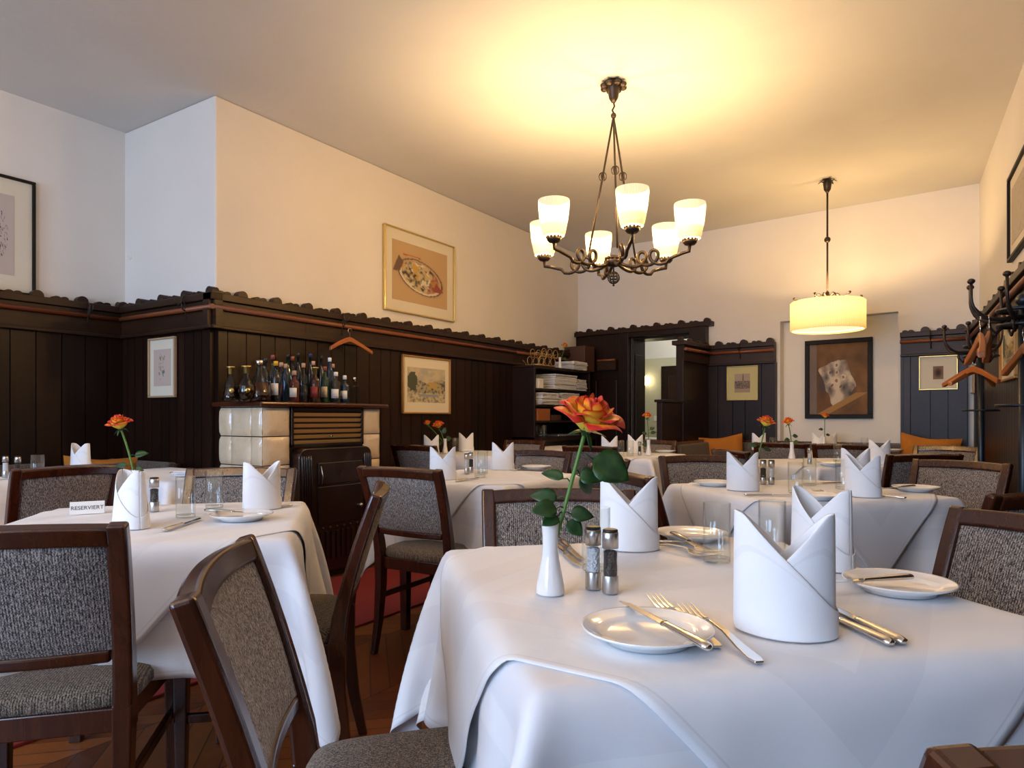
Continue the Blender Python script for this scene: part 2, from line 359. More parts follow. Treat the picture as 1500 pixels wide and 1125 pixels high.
# ---------------------------------------------------------------- wall panelling
def halfdisc(cx, r, z0, h, n=8):
    return [(cx-r, z0)]+[(cx-r*math.cos(PI*k/n), z0+.008+h*math.sin(PI*k/n)) for k in range(n+1)]+[(cx+r, z0)]
tn = [0]
def wainscot(p0, p1, ztop=1.83, bw=.125, rail=True, y0=0.0, e0=0.0, e1=0.0, zlow=0.0, seed=1, ends=None):
    """boards, frieze, orange rail, cap and scallops along p0->p1, room on the left"""
    p0 = Vector((p0[0], p0[1], 0)); p1 = Vector((p1[0], p1[1], 0)); L = (p1-p0).length; rz = frame_of(p0, p1)
    tn[0] += 1; rnd = random.Random(seed)
    mb = MB(); mb.box(0, L, y0, y0+.012, zlow, ztop-.03); x = 0
    while x < L-.01:
        w = min(bw*rnd.uniform(.86, 1.14), L-x)
        if L-x-w < .04: w = L-x
        mb.box(x+.003, x+w-.003, y0+.012, y0+.032, zlow, ztop-.20); x += w
    t = struct(mb.build('trim_%d' % tn[0], M['panel'])); t.location = p0; t.rotation_euler = (0, 0, rz)
    a, b = -e0, L+e1
    mb = MB(); x = a
    while x < b-.01:
        w = min(rnd.uniform(.9, 1.5), b-x); mb.box(x+.001, x+w-.001, y0, y0+.05, ztop-.205, ztop-.02); x += w
    mb.build('frieze', M['panel_x'], t)
    mb = MB(); mb.prism([(a, ztop-.222), (b, ztop-.222), (b, ztop-.200), (a, ztop-.200)], y0, y0+.07); mb.build('ledge', M['panel_x'], t, bevel=.005)
    mb = MB(); mb.box(a, b, y0, y0+.085, ztop-.045, ztop); mb.box(a, b, y0, y0+.062, ztop-.075, ztop-.045); mb.build('cap', M['panel_x'], t, bevel=.004)
    if rail:
        mb = MB(); mb.tube([(a, y0+.072, ztop-.088), (b, y0+.072, ztop-.088)], .0155, 10); mb.build('coat_rail', M['rail'], t)
    mb = MB(); x = a+.045; i = 0
    while x < b-.02:
        if i % 2 == 0: mb.prism(halfdisc(x, .036, ztop-.001, .034), y0+.02, y0+.07)
        else:
            for dx in (-.024, .024): mb.prism(halfdisc(x+dx, .023, ztop-.001, .013, 6), y0+.02, y0+.07)
        x += .135; i += 1
    mb.build('scalloped_crest', M['panel_x'], t)
    return t
c_ = .085
wainscot((-3.93, 6.06), (-3.93, 2.62), e1=c_, seed=3)
wainscot((-3.93, 7.56), (-3.93, 6.06), seed=13)
wainscot((-3.93, 2.62), (-5.0, 2.62), e0=c_, seed=4, bw=.10)
wainscot((-5.0, 2.62), (-5.0, YB), seed=5, bw=.135)
wainscot((RX(1.2)-.01, 1.2), (RX(7.3)-.01, 7.3), seed=6, bw=.10)
wainscot((RX(YB)-.01, YB), (RX(1.2)-.01, 1.2), seed=16, bw=.10)
def fwp(s, y=0.0, z=0.0): return FW @ Vector((s, y, z))
wainscot(fwp(S(.12)), fwp(n0-.03), e1=.0, seed=7, bw=.15, y0=.03)
wainscot(fwp(n1+.03), fwp(S(-2.24)), seed=8, bw=.15, y0=.03)
# return faces of the two panel blocks beside the niche
for s_ in (n0-.03, n1+.03):
    tn[0] += 1; mb = MB(); a_, b_ = (s_-.02, s_+.0) if s_ < n1 else (s_, s_+.02)
    mb.box(a_-.002, b_+.002, 0, .066, 0, 1.62, FW); struct(mb.build('trim_%d' % tn[0], M['panel']))
# partition (screen) standing out from the far wall
tn[0] += 1; mb = MB()
pX0 = S(-2.22)
mb.box(pX0, pX0+.055, 0, .68, 0, 1.80, FW)
t_ = struct(mb.build('trim_%d' % tn[0], M['panel'], bevel=.004))
mb = MB(); mb.box(pX0-.012, pX0+.067, .68, .74, 0, 1.80, FW); mb.build('end_post', M['panel'], t_, bevel=.004)
mb = MB(); mb.box(pX0-.05, pX0+.09, 0, .79, 1.785, 1.83, FW)
for k in range(4): mb.add(*(lambda q: (q.v, q.f))(MB().prism(halfdisc(.07+k*.22, .036, 1.829, .034), -.02, .02, FW @ Matrix.Translation((pX0+.02, 0, 0)) @ Matrix.Rotation(PI/2, 4, 'Z'))))
mb.build('cap', M['panel_x'], t_, bevel=.003)
mb = MB(); mb.box(pX0-.02, pX0, 0, .74, 1.625, 1.785, FW); mb.build('frieze', M['panel_x'], t_)
mb = MB(); mb.tube([fwp(pX0-.045, 0, 1.742), fwp(pX0-.045, .76, 1.742)], .0155, 10); mb.build('coat_rail', M['rail'], t_)
mb = MB(); mb.box(pX0, pX0+.055, .74, 1.20, 0, 1.20, FW); mb.box(pX0-.015, pX0+.07, .74, 1.22, 1.20, 1.225, FW); mb.build('low_screen', M['panel'], t_, bevel=.003)
# high dark casing around the doorway
tn[0] += 1; mb = MB(); HD = 2.10
mb.box(d1+.13, FL-.0, 0, .05, 0, HD-.05, FW); mb.box(d0-.02, pX0, 0, .05, 0, HD-.05, FW) if d0-.02 < pX0 else mb.box(pX0+.055, d0, 0, .05, 0, HD-.05, FW)
t_ = struct(mb.build('trim_%d' % tn[0], M['panel']))
mb = MB(); mb.box(S(-2.24), d0+.0, 0, .09, 0, HD-.05, FW); mb.box(d1, d1+.13, 0, .09, 0, HD-.05, FW); mb.box(d0, d1, 0, .09, 1.99, HD-.05, FW)
for s_ in (d0, d1-.02): mb.box(s_, s_+.02, -DT, 0, 0, 1.99, FW)
mb.box(d0, d1, -DT, 0, 1.97, 1.99, FW); mb.build('door_casing', M['panel'], t_, bevel=.004)
mb = MB(); mb.box(S(-2.18), FL, 0, .10, HD-.05, HD, FW)
x = S(-2.18)+.06; i = 0
while x < FL:
    if i % 2 == 0: mb.prism(halfdisc(x, .036, HD-.001, .034), .02, .07, FW)
    else:
        for dx in (-.024, .024): mb.prism(halfdisc(x+dx, .023, HD-.001, .013, 6), .02, .07, FW)
    x += .15; i += 1
mb.build('cornice', M['panel_x'], t_)
mb = MB(); rx0, rx1 = S(-3.30), S(-3.62)   # panel fields left of the doorway
for a_, b_ in ((d1+.17, d1+.42), (d1+.45, FL-.02)):
    for z0_, z1_ in ((.1, 1.5),): mb.box(a_, b_, .05, .062, z0_, z1_, FW)
mb.build('panel_field', M['panel'], t_, bevel=.006)
mb = MB(); mb.box(d1+.15, FL-.35, .05, .12, 1.62, 1.74, FW); mb.build('shelf_ledge', M['panel_x'], t_)
mb = MB(); mb.tube([fwp(d1+.15, .13, 1.735), fwp(FL-.36, .13, 1.735)], .014, 8); mb.build('coat_rail', M['rail'], t_)
# a framed reveal panel on the left jamb
mb = MB(); mb.box(d1-.028, d1-.02, -DT+.05, -.05, .2, 1.80, FW); mb.build('reveal_panel', M['panel'], t_, bevel=.004)
# hooks on the rails
def hook_mesh(mb, Mx):
    mb.tube([(0, .085, .035), (0, .10, .02), (0, .11, -.02), (0, .10, -.06), (0, .075, -.07)], .0045, 6, M=Mx)
    mb.tube([(0, .10, -.01), (0, .135, -.04), (0, .15, -.02), (0, .155, .01)], .004, 6, M=Mx); mb.tube([(0, .09, 0), (0, .075, -.13)], .004, 6, M=Mx)
def hook(p, rz, lab):
    mb = MB(); hook_mesh(mb, None); o = mb.build('coat_hook', M['iron']); o.location = p; o.rotation_euler = (0, 0, rz); return tag(o, lab, 'hook')
hook((-3.93, 3.62, 1.80), -PI/2, 'black iron hook on the panelling rail, carrying the lone wooden hanger')
hook((-4.12, 2.62, 1.80), PI, 'black iron hook on the panelling rail just left of the protruding wall corner')
hook((-5.0, 2.33, 1.80), -PI/2, 'black iron hook on the panelling rail in the inner corner of the recess')
q = fwp((n1+S(-2.24))/2, .02, 1.80); hook(q, fwrot, 'black iron hook above the small yellow-mounted picture left of the niche')
q = fwp(S(-.15), .02, 1.80); hook(q, fwrot, 'black iron hook on the blue-black panelling right of the niche')

# ---------------------------------------------------------------- framed pictures
def art_fn(kind):
    R = random.Random(kind)
    def nz(u, v, f, s=0):
        q_ = Vector((u*f*.42, v*f*.42, s*3.7)); return mnoise.noise(q_)*1.1+mnoise.noise(q_*2.3)*.5
    def mixc(a, b, k): k = max(0, min(1, k)); return tuple(x*(1-k)+y*k for x, y in zip(a, b))
    def fish(u, v):
        paper = (.52, .35, .18); x = u-.5; y = v-.46; a = .42
        X = x*math.cos(a)-y*-math.sin(a); Y = -x*-math.sin(a)+y*math.cos(a); X = x*.94-y*.34; Y = x*.34+y*.94
        r = math.hypot(X/.41, Y/.27); c = paper
        if r < 1.12: c = mixc(c, (.40, .26, .14), .35)
        if .86 < r < 1.0 and Y < 0: c = (.66, .58, .42)
        if r < .86:
            n = nz(u, v, 38, 1); c = mixc((.52, .40, .22), (.05, .04, .03), (n+.15)*1.6); 
            if nz(u, v, 21, 3) > .35: c = (.55, .33, .06)
            if nz(u, v, 33, 9) > .45: c = (.66, .60, .46)
            if nz(u, v, 27, 12) < -.5: c = (.20, .17, .13)
            if X > .18: c = mixc(c, (.38, .07, .04), .5)
        if .97 < r < 1.03: c = (.10, .07, .05)
        t_ = abs(Y) - (-.30-X)*.6
        if -.47 < X < -.36 and t_ < .05: c = (.16, .09, .06)
        if .27 < X < .46 and abs(Y+.02) < .09*(1-(X-.27)/.2): c = (.30, .07, .05)
        if abs(v-.80+.35*(u-.35)**2) < .012 and .18 < u < .5: c = (.42, .13, .05)
        return c
    def village(u, v):
        paper = (.56, .47, .30); n = nz(u, v, 42, 2); m_ = nz(u, v, 17, 5); c = paper
        if v > .62: c = mixc(paper, (.40, .38, .33), .5+m_)
        if .28 < v < .62+.06*math.sin(u*9): c = mixc((.40, .34, .22), (.07, .07, .07), (n+.2)*1.3)
        if u < .24 and .2 < v < .86 and math.hypot((u-.12)/.13, (v-.6)/.28) < 1+.2*n: c = (.07, .08, .05)
        if .5 < u < .95 and .36 < v < .60 and m_ > 0: c = (.46, .33, .10)
        if v < .28: c = mixc(paper, (.16, .15, .13), .3+n)
        if .3 < u < .8 and .17 < v < .24: c = (.26, .30, .32)
        return c
    def drawing(u, v):
        c = (.55, .43, .36); x = u-.5; y = v-.5
        if math.hypot(x/.16, (y-.28)/.11) < 1 and nz(u, v, 30, 1) > -.1: c = (.26, .22, .10)
        if math.hypot((x+.02)/.20, (y+.05)/.30) < 1:
            n = nz(u, v, 26, 4); c = (.30, .24, .18) if n > .32 else ((.34, .32, .18) if n < -.45 else c)
        if math.hypot((x-.08)/.07, (y+.12)/.05) < 1: c = (.10, .20, .17)
        return c
    def etching(u, v):
        n = nz(u, v, 46, 7); m_ = nz(u, v, 14, 2); c = (.36, .27, .21)
        if v > .62 and abs(u-.55) > .06: return mixc(c, (.45, .36, .28), .5)
        if abs(u-.55) < .05*(1.15-v)*2 or (v < .62 and v > .2): c = mixc((.30, .23, .18), (.05, .04, .04), .5+n*.9+m_*.3)
        if v < .2: c = (.38, .28, .21)
        return c
    def etching2(u, v):
        n = nz(u, v, 50, 3); r = math.hypot((u-.5)/.36, (v-.5)/.34); c = (.26, .15, .10)
        return mixc((.03, .02, .018), c, r-.4+n*.4)
    def oil(u, v):
        base = mixc((.10, .045, .018), (.24, .12, .045), .5+nz(u, v, 6, 2)*.5+nz(u, v, 21, 1)*.2)
        # a bright tilted tabletop with plates, dim heads around it
        x = u-.50; y = v-.48; X = x*.90+y*.43; Y = -x*.43+y*.90
        if u < .13: base = mixc(base, (.20, .17, .17), .6)
        if abs(X)+.02*nz(u, v, 22, 5) < .24 and abs(Y)+.03*nz(u, v, 18, 8) < .29-.3*max(0, X):
            base = mixc((.60, .50, .38), (.20, .15, .13), .30+nz(u, v, 13, 4)*.8+nz(u, v, 29, 2)*.4)
            for (a, b) in ((-.08, .16), (.03, .11), (-.03, .0), (.10, .0), (.0, -.1), (-.12, -.02), (.07, .2)):
                d_ = math.hypot(X-a, Y-b)
                d_ += .012*nz(u, v, 60, a*50)
                if d_ < .022: base = mixc(base, (.26, .07, .04), .8)
                elif d_ < .040: base = mixc(base, (.70, .60, .47), .6)
        for (a, b, r_) in ((.24, .73, .075), (.68, .70, .06), (.22, .42, .10), (.70, .30, .12), (.36, .36, .07), (.60, .38, .08), (.40, .60, .06), (.30, .52, .06)):
            d_ = math.hypot((u-a)/r_, (v-b)/(r_*1.3))
            if d_ < 1: base = mixc((.20, .09, .04) if b > .6 else (.06, .05, .06), base, d_*.8)
        if v < .30 and abs(y+.36-.45*x) < .045: base = (.36, .19, .06)
        return base
    def sketch(u, v):
        c = (.52, .45, .41); n = nz(u, v, 24, 6)
        if math.hypot((u-.5)/.3, (v-.5)/.3) < 1 and abs(n) < .08: c = (.08, .07, .07)
        return c
    def faint(u, v): return (.50, .44, .34) if nz(u, v, 30, 2) < .5 else (.40, .35, .27)
    return dict(fish=fish, village=village, drawing=drawing, etching=etching, etching2=etching2, oil=oil, sketch=sketch, faint=faint)[kind]
def picture(p, rz, w, h, fr, fmat, mount, kind, label, mw=.1, depth=.025, tilt=0, aspect=None, n=96, mside=None):
    """p = wall point of the picture's centre; local x along wall (room on the left = +y), z up"""
    t = thing('framed_picture', p, rz, label, 'picture'); mb = MB()
    for x0, x1, z0, z1 in ((-w/2, w/2, h/2-fr, h/2), (-w/2, w/2, -h/2, -h/2+fr), (-w/2, -w/2+fr, -h/2+fr, h/2-fr), (w/2-fr, w/2, -h/2+fr, h/2-fr)):
        mb.box(x0, x1, .002, depth, z0, z1)
    mb.build('frame', fmat, t, bevel=min(.004, fr*.3))
    if mount is not None:
        mb = MB(); mb.box(-w/2+fr, w/2-fr, .003, depth*.45, -h/2+fr, h/2-fr); mb.build('mount', mount, t)
        ms = mw if mside is None else mside; iw, ih = w-2*fr-2*ms, h-2*fr-2*mw
    else: iw, ih = w-2*fr, h-2*fr
    f = art_fn(kind); nz_ = int(n*ih/iw) if ih > iw*.3 else n; mb = MB(); y = depth*.45+.0015 if mount is not None else depth*.5
    pts = [[(-iw/2+iw*i/n, y, -ih/2+ih*j/nz_) for j in range(nz_+1)] for i in range(n+1)]
    mb.grid(pts, False); mb.box(-iw/2, iw/2, .003, y-.0005, -ih/2, ih/2)
    o = mb.build('artwork', M['art'], t); ca = o.data.color_attributes.new('Col', 'FLOAT_COLOR', 'POINT')
    for i in range(n+1):
        for j in range(nz_+1):
            # local x runs to the viewer's left when seen from the room
            ca.data[i*(nz_+1)+j].color = (*f(1-i/n, j/nz_), 1)
    for k in range((n+1)*(nz_+1), len(ca.data)): ca.data[k].color = (.3, .25, .2, 1)
    return t
def ray(x): # ground direction of photo column x per unit depth
    l = (x-750)/FPX; return Vector((l*cs-sn, l*sn+cs, 0))
def on_x(x, X):           # depth and Y where column x meets plane X
    r = ray(x); d = X/r.x; return d, r.y*d
def on_y(x, Yp): r = ray(x); d = Yp/r.y; return d, r.x*d
def pic_on_X(xl, xr, ytl, ybl, X, **kw):
    dl, y0_ = on_x(xl, X); dr, y1_ = on_x(xr, X); z1_ = HC+(HY-ytl)/FPX*dl; z0_ = HC+(HY-ybl)/FPX*dl
    return (X, (y0_+y1_)/2, (z0_+z1_)/2), abs(y1_-y0_), z1_-z0_
p, w, h = pic_on_X(560, 663, 327, 453, -3.93)
picture(p, -PI/2, w, h, .012, M['gold'], M['mount'], 'fish', 'large gold-framed watercolour of fish on a platter, high on the left wall above the panelling', .09, .03)
p, w, h = pic_on_X(587, 657, 519, 606, -3.895)
picture(p, -PI/2, w, h, .014, M['goldwood'], M['mount'], 'village', 'gilt-framed landscape drawing on dark panelling right of the stove', .085, .03, mside=.055)
p, w, h = pic_on_X(-62, 50, 240, 421, -5.0)
picture(p, -PI/2, w, h, .018, M['blackframe'], M['mount'], 'sketch', 'black-framed ink sketch cut by the left edge of the photo, above the recess panelling', .10, .03)
dl, x0_ = on_y(221, 2.585); dr, x1_ = on_y(260, 2.585)
z1_, z0_ = HC+(612-497)/1000*dl, HC+(612-583)/1000*dl
picture(((x0_+x1_)/2, 2.585, (z0_+z1_)/2), PI, x1_-x0_, z1_-z0_, .013, M['palewood'], M['mount'], 'drawing', 'tall narrow drawing in pale wood frame on the short return panel left of the stove', .065, .025, mside=.045)
# far wall pictures
def pic_far(xl, xr, yt, yb, yoff, **kw):
    r = ray((xl+xr)/2); n_ = Vector((-math.sin(fwrot), math.cos(fwrot), 0)); d = ((B+n_*yoff).dot(n_))/r.dot(n_)
    c = r*d; z = HC+(HY-(yt+yb)/2)/FPX*d; h_ = (yb-yt)/FPX*d
    l = []
    for x in (xl, xr): rr = ray(x); dd = ((B+n_*yoff).dot(n_))/rr.dot(n_); l.append(rr*dd)
    return (c.x, c.y, z), (l[0]-l[1]).length, h_
p, w, h = pic_far(1065, 1110.5, 536, 586.5, .063)
picture(p, fwrot, w, h, .008, M['gold'], M['mount_y'], 'etching', 'small etching of a church town with wide yellow mount, left of the wall niche', .075, .02, mside=.075)
p, w, h = pic_far(1346, 1403, 521, 571, .063)
picture(p, fwrot, w, h, .009, M['gold'], M['mount'], 'etching2', 'small dark etching with wide pale mount, on the panelling right of the wall niche', .085, .02, mside=.10)
p, w, h = pic_far(1179, 1277.5, 497, 613, -.12)
picture(p, fwrot, w, h, .042, M['blackframe'], None, 'oil', 'big dark oil painting of a bright tilted table in black frame inside the niche', 0, .04, n=130)
# right wall pictures
rw = frame_of((RX(1.2), 1.2), (RX(7.3), 7.3))
def pic_right(xl, yt, yb, off, w, **kw):
    r = ray(xl); n_ = Vector((-math.sin(rw), math.cos(rw), 0)); q_ = Vector((RX(4.1), 4.1, 0))+n_*off; d = q_.dot(n_)/r.dot(n_)
    c = r*d - Vector((math.cos(rw), math.sin(rw), 0))*w/2; return (c.x, c.y, HC+(HY-(yt+yb)/2)/FPX*d), (yb-yt)/FPX*d
p, h = pic_right(1483, 262, 385, .0, .75)
picture(p, rw, .75, h, .022, M['blackframe'], M['mount'], 'faint', 'black-framed picture high on the right wall, cut by the right photo edge', .07, .03)
p, h = pic_right(1470, 471, 561, .045, .62)
picture(p, rw, .62, h, .016, M['goldwood'], M['mount'], 'village', 'wood-framed drawing on the right panelling beside the coat stand', .05, .025, mside=.06)
p, h = pic_right(1425, 517, 577, .045, .22)
picture(p, rw, .22, h, .014, M['palewood'], M['mount'], 'faint', 'small narrow picture on the right panelling near the far corner, behind the hangers', .03, .02)

# ---------------------------------------------------------------- chandelier
def cham_arm(r):
    return None
CX, CY = -1.737, 3.84
ch = thing('chandelier', (CX, CY, 2.0), 0, 'black wrought iron chandelier with six lit pleated shades hanging from the ceiling', 'chandelier')
mb = MB(); top = CEIL-2.0
mb.lathe([(.0, top), (.055, top), (.045, top-.03), (.035, top-.06), (.028, top-.10), (.012, top-.125), (0, top-.13)], 14, cap=False)
for k in range(8):
    a_ = 2*PI*k/8; mb.ball((.062*math.cos(a_), .062*math.sin(a_), top-.028), .024, 8, sz=.7)
mb.build('ceiling_rose', M['iron'], ch)
mb = MB(); mb.tube([(0, 0, top-.12), (.006, 0, top-.15), (-.008, 0, top-.17), (.004, 0, top-.20)], .006, 6); mb.ball((0, 0, top-.205), .018, 8)
mb.build('suspension_hook', M['iron'], ch)
zc = .0
for k in range(3):
    a_ = 2*PI*k/3+math.radians(62); hub = Vector((0, 0, top-.21)); low = Vector((.17*math.cos(a_), .17*math.sin(a_), zc+.045)); mid = hub.lerp(low, .42)
    mb = MB(); mb.tube([hub, low], .0062, 6)
    for j in range(4):
        q_ = PI*j/4; mb.tube([mid+Vector((.024*math.cos(q_)*math.sin(u), .024*math.sin(q_)*math.sin(u), .027*math.cos(u))) for u in [2*PI*i/14 for i in range(14)]], .0022, 4, closed=True)
    mb.build('suspension_rod', M['iron'], ch)
mb = MB(); mb.lathe([(0, zc-.03), (.03, zc-.025), (.05, zc), (.042, zc+.02), (.025, zc+.04), (0, zc+.045)], 16, cap=False)
for k in range(10):
    a_ = 2*PI*k/10; mb.ball((.045*math.cos(a_), .045*math.sin(a_), zc+.022), .011, 6)
mb.build('hub', M['iron'], ch)
mb = MB(); c0 = Vector((0, 0, zc-.095)); mb.tube([(0, 0, zc-.02), (0, 0, zc-.06)], .005, 6)
for j in range(5):
    q_ = PI*j/5; mb.tube([c0+Vector((.036*math.cos(q_)*math.sin(u), .036*math.sin(q_)*math.sin(u), .036*math.cos(u))) for u in [2*PI*i/16 for i in range(16)]], .003, 4, closed=True)
for zz in (-.018, 0, .018):
    rr = math.sqrt(.036**2-zz**2); mb.tube([c0+Vector((rr*math.cos(u), rr*math.sin(u), zz)) for u in [2*PI*i/16 for i in range(16)]], .003, 4, closed=True)
mb.ball((0, 0, zc-.14), .008, 6); mb.build('finial', M['iron'], ch)
LIGHTS = []
for k in range(6):
    a_ = math.radians(7+60*k); Rm = Matrix.Rotation(a_, 4, 'Z'); mb = MB(); pts = [(.03, 0, zc-.005), (.08, 0, zc-.028), (.11, 0, zc-.037)]
    # flat scroll: out from the hub, two upright loops, then on to the cup
    for s_ in range(41):
        u = s_/40; x = .135+.155*u; ph = u*2*2*PI
        pts.append((x+.043*math.sin(ph), .012*math.sin(ph*.5), zc-.040+.043*(1-math.cos(ph))))
    pts += [(.32, 0, zc-.036), (.34, 0, zc-.012), (.42, 0, zc+.012), (.455, 0, zc+.018), (.46, 0, zc+.06)]
    mb.tube(pts, .0105, 7, M=Rm)
    arm = mb.build('arm', M['iron'], ch)
    mb = MB(); Mx = Rm @ Matrix.Translation((.46, 0, zc+.055))
    mb.lathe([(0, 0), (.028, 0), (.040, .012), (.043, .028), (.036, .028), (0, .026)], 14, Mx, cap=False)
    for j in range(12):
        q_ = 2*PI*j/12; mb.ball((.041*math.cos(q_), .041*math.sin(q_), .03), .007, 6, Mx)
    mb.build('lamp_cup', M['iron'], arm)
    c_l = Rm @ Vector((.46, 0, zc+.09)); so = MB(); n = 48; prof = [(.060, 0), (.067, .02), (.082, .10), (.089, .17), (.090, .205)]
    so.lathe(prof, n, cap=False)
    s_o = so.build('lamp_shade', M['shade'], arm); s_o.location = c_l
    mb = MB(); mb.ball((0, 0, .0), .020, 10, sz=1.4); bo = mb.build('bulb', M['glow'], arm); bo.location = c_l+Vector((0, 0, .08))
    LIGHTS.append(Vector((CX, CY, 2.0))+c_l+Vector((0, 0, .15)))
rear = copy_tree(ch, (-1.75, -1.0, 2.0), .3, 'added iron chandelier copy with lit pleated shades, unseen behind the camera, for warm fill')  # unseen copy, added behind the camera to warm the foreground
REAR_FILL = [Vector((-1.75, -1.0, 2.0))+(Matrix.Rotation(.3, 4, 'Z') @ (q_-Vector((CX, CY, 2.0)))) for q_ in LIGHTS[:6]]
# ---------------------------------------------------------------- drum pendant
PX_, PY_ = -.90, 6.40
pd = thing('pendant_lamp', (PX_, PY_, 1.80), 0, 'round lit pendant lamp with pleated cream drum shade hanging before the niche', 'lamp'); top = CEIL-1.80
mb = MB(); mb.lathe([(0, top), (.03, top), (.035, top-.04), (.028, top-.09), (.008, top-.12)], 12)
for k in range(6):
    a_ = 2*PI*k/6; mb.tube([(.02*math.cos(a_), .02*math.sin(a_), top-.03), (.05*math.cos(a_), .05*math.sin(a_), top-.01), (.075*math.cos(a_), .075*math.sin(a_), top-.03)], [.012, .014, .004], 6, flat=.4)
mb.build('ceiling_rose', M['iron'], pd)
mb = MB(); mb.tube([(0, 0, top-.1), (0, 0, .27)], .008, 8); mb.ball((0, 0, .78), .026, 12); mb.build('rod', M['iron'], pd)
mb = MB(); mb.lathe([(.0, .34), (.014, .33), (.02, .30), (.012, .27), (.0, .265)], 10, cap=False)
for k in range(6):
    a_ = 2*PI*k/6+.3; Rm = Matrix.Rotation(a_, 4, 'Z')
    mb.tube([(.01, 0, .285)]+[(.07+.03*math.cos(u), 0, .285+.03*math.sin(u)) for u in [PI-.4-i*.45 for i in range(13)]], .006, 5, M=Rm)
    mb.tube([(.10, 0, .27), (.18, 0, .262), (.26, 0, .272), (.275, 0, .285)], .006, 5, M=Rm); mb.ball((.265, 0, .285), .011, 8, M=Rm)
mb.build('scrolled_crown', M['iron'], pd)
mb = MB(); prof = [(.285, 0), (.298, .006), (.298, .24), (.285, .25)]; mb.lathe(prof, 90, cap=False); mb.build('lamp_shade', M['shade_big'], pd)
mb = MB(); mb.lathe([(0, .02), (.28, .02), (.28, .026), (0, .026)], 60, cap=False); mb.build('diffuser', M['diffuser'], pd)
for k in range(3):
    a_ = 2*PI*k/3; LIGHTS.append(Vector((PX_+.1*math.cos(a_), PY_+.1*math.sin(a_), 1.80+.15)))
# ---------------------------------------------------------------- cloth drape (mass-spring, numpy)
TZ = .75
def shell_of(p, hx, hy, lift):
    """how far the lower cloth bulges beyond each table side, binned by place along the side and height"""
    nb, nz = 44, 22; D = np.zeros((4, nb, nz)); q = p.reshape(-1, 3)
    for _ in range(1):
        for s, (ax, sg, e) in enumerate(((0, 1, hx), (0, -1, hx), (1, 1, hy), (1, -1, hy))):
            o = q[:, ax]*sg-e; al = q[:, 1-ax]; z = lift-q[:, 2]
            k = (o > -.01) & (z > -.01)
            bi = np.clip(((al[k]+.66)/.03).astype(int), 0, nb-1); bz = np.clip((z[k]/.025).astype(int), 0, nz-1); np.maximum.at(D[s], (bi, bz), o[k])
    E = D.copy()
    for di in (-1, 0, 1):
        for dj in (-1, 0, 1): E = np.maximum(E, np.roll(np.roll(D, di, 1), dj, 2)*.995)
    return E
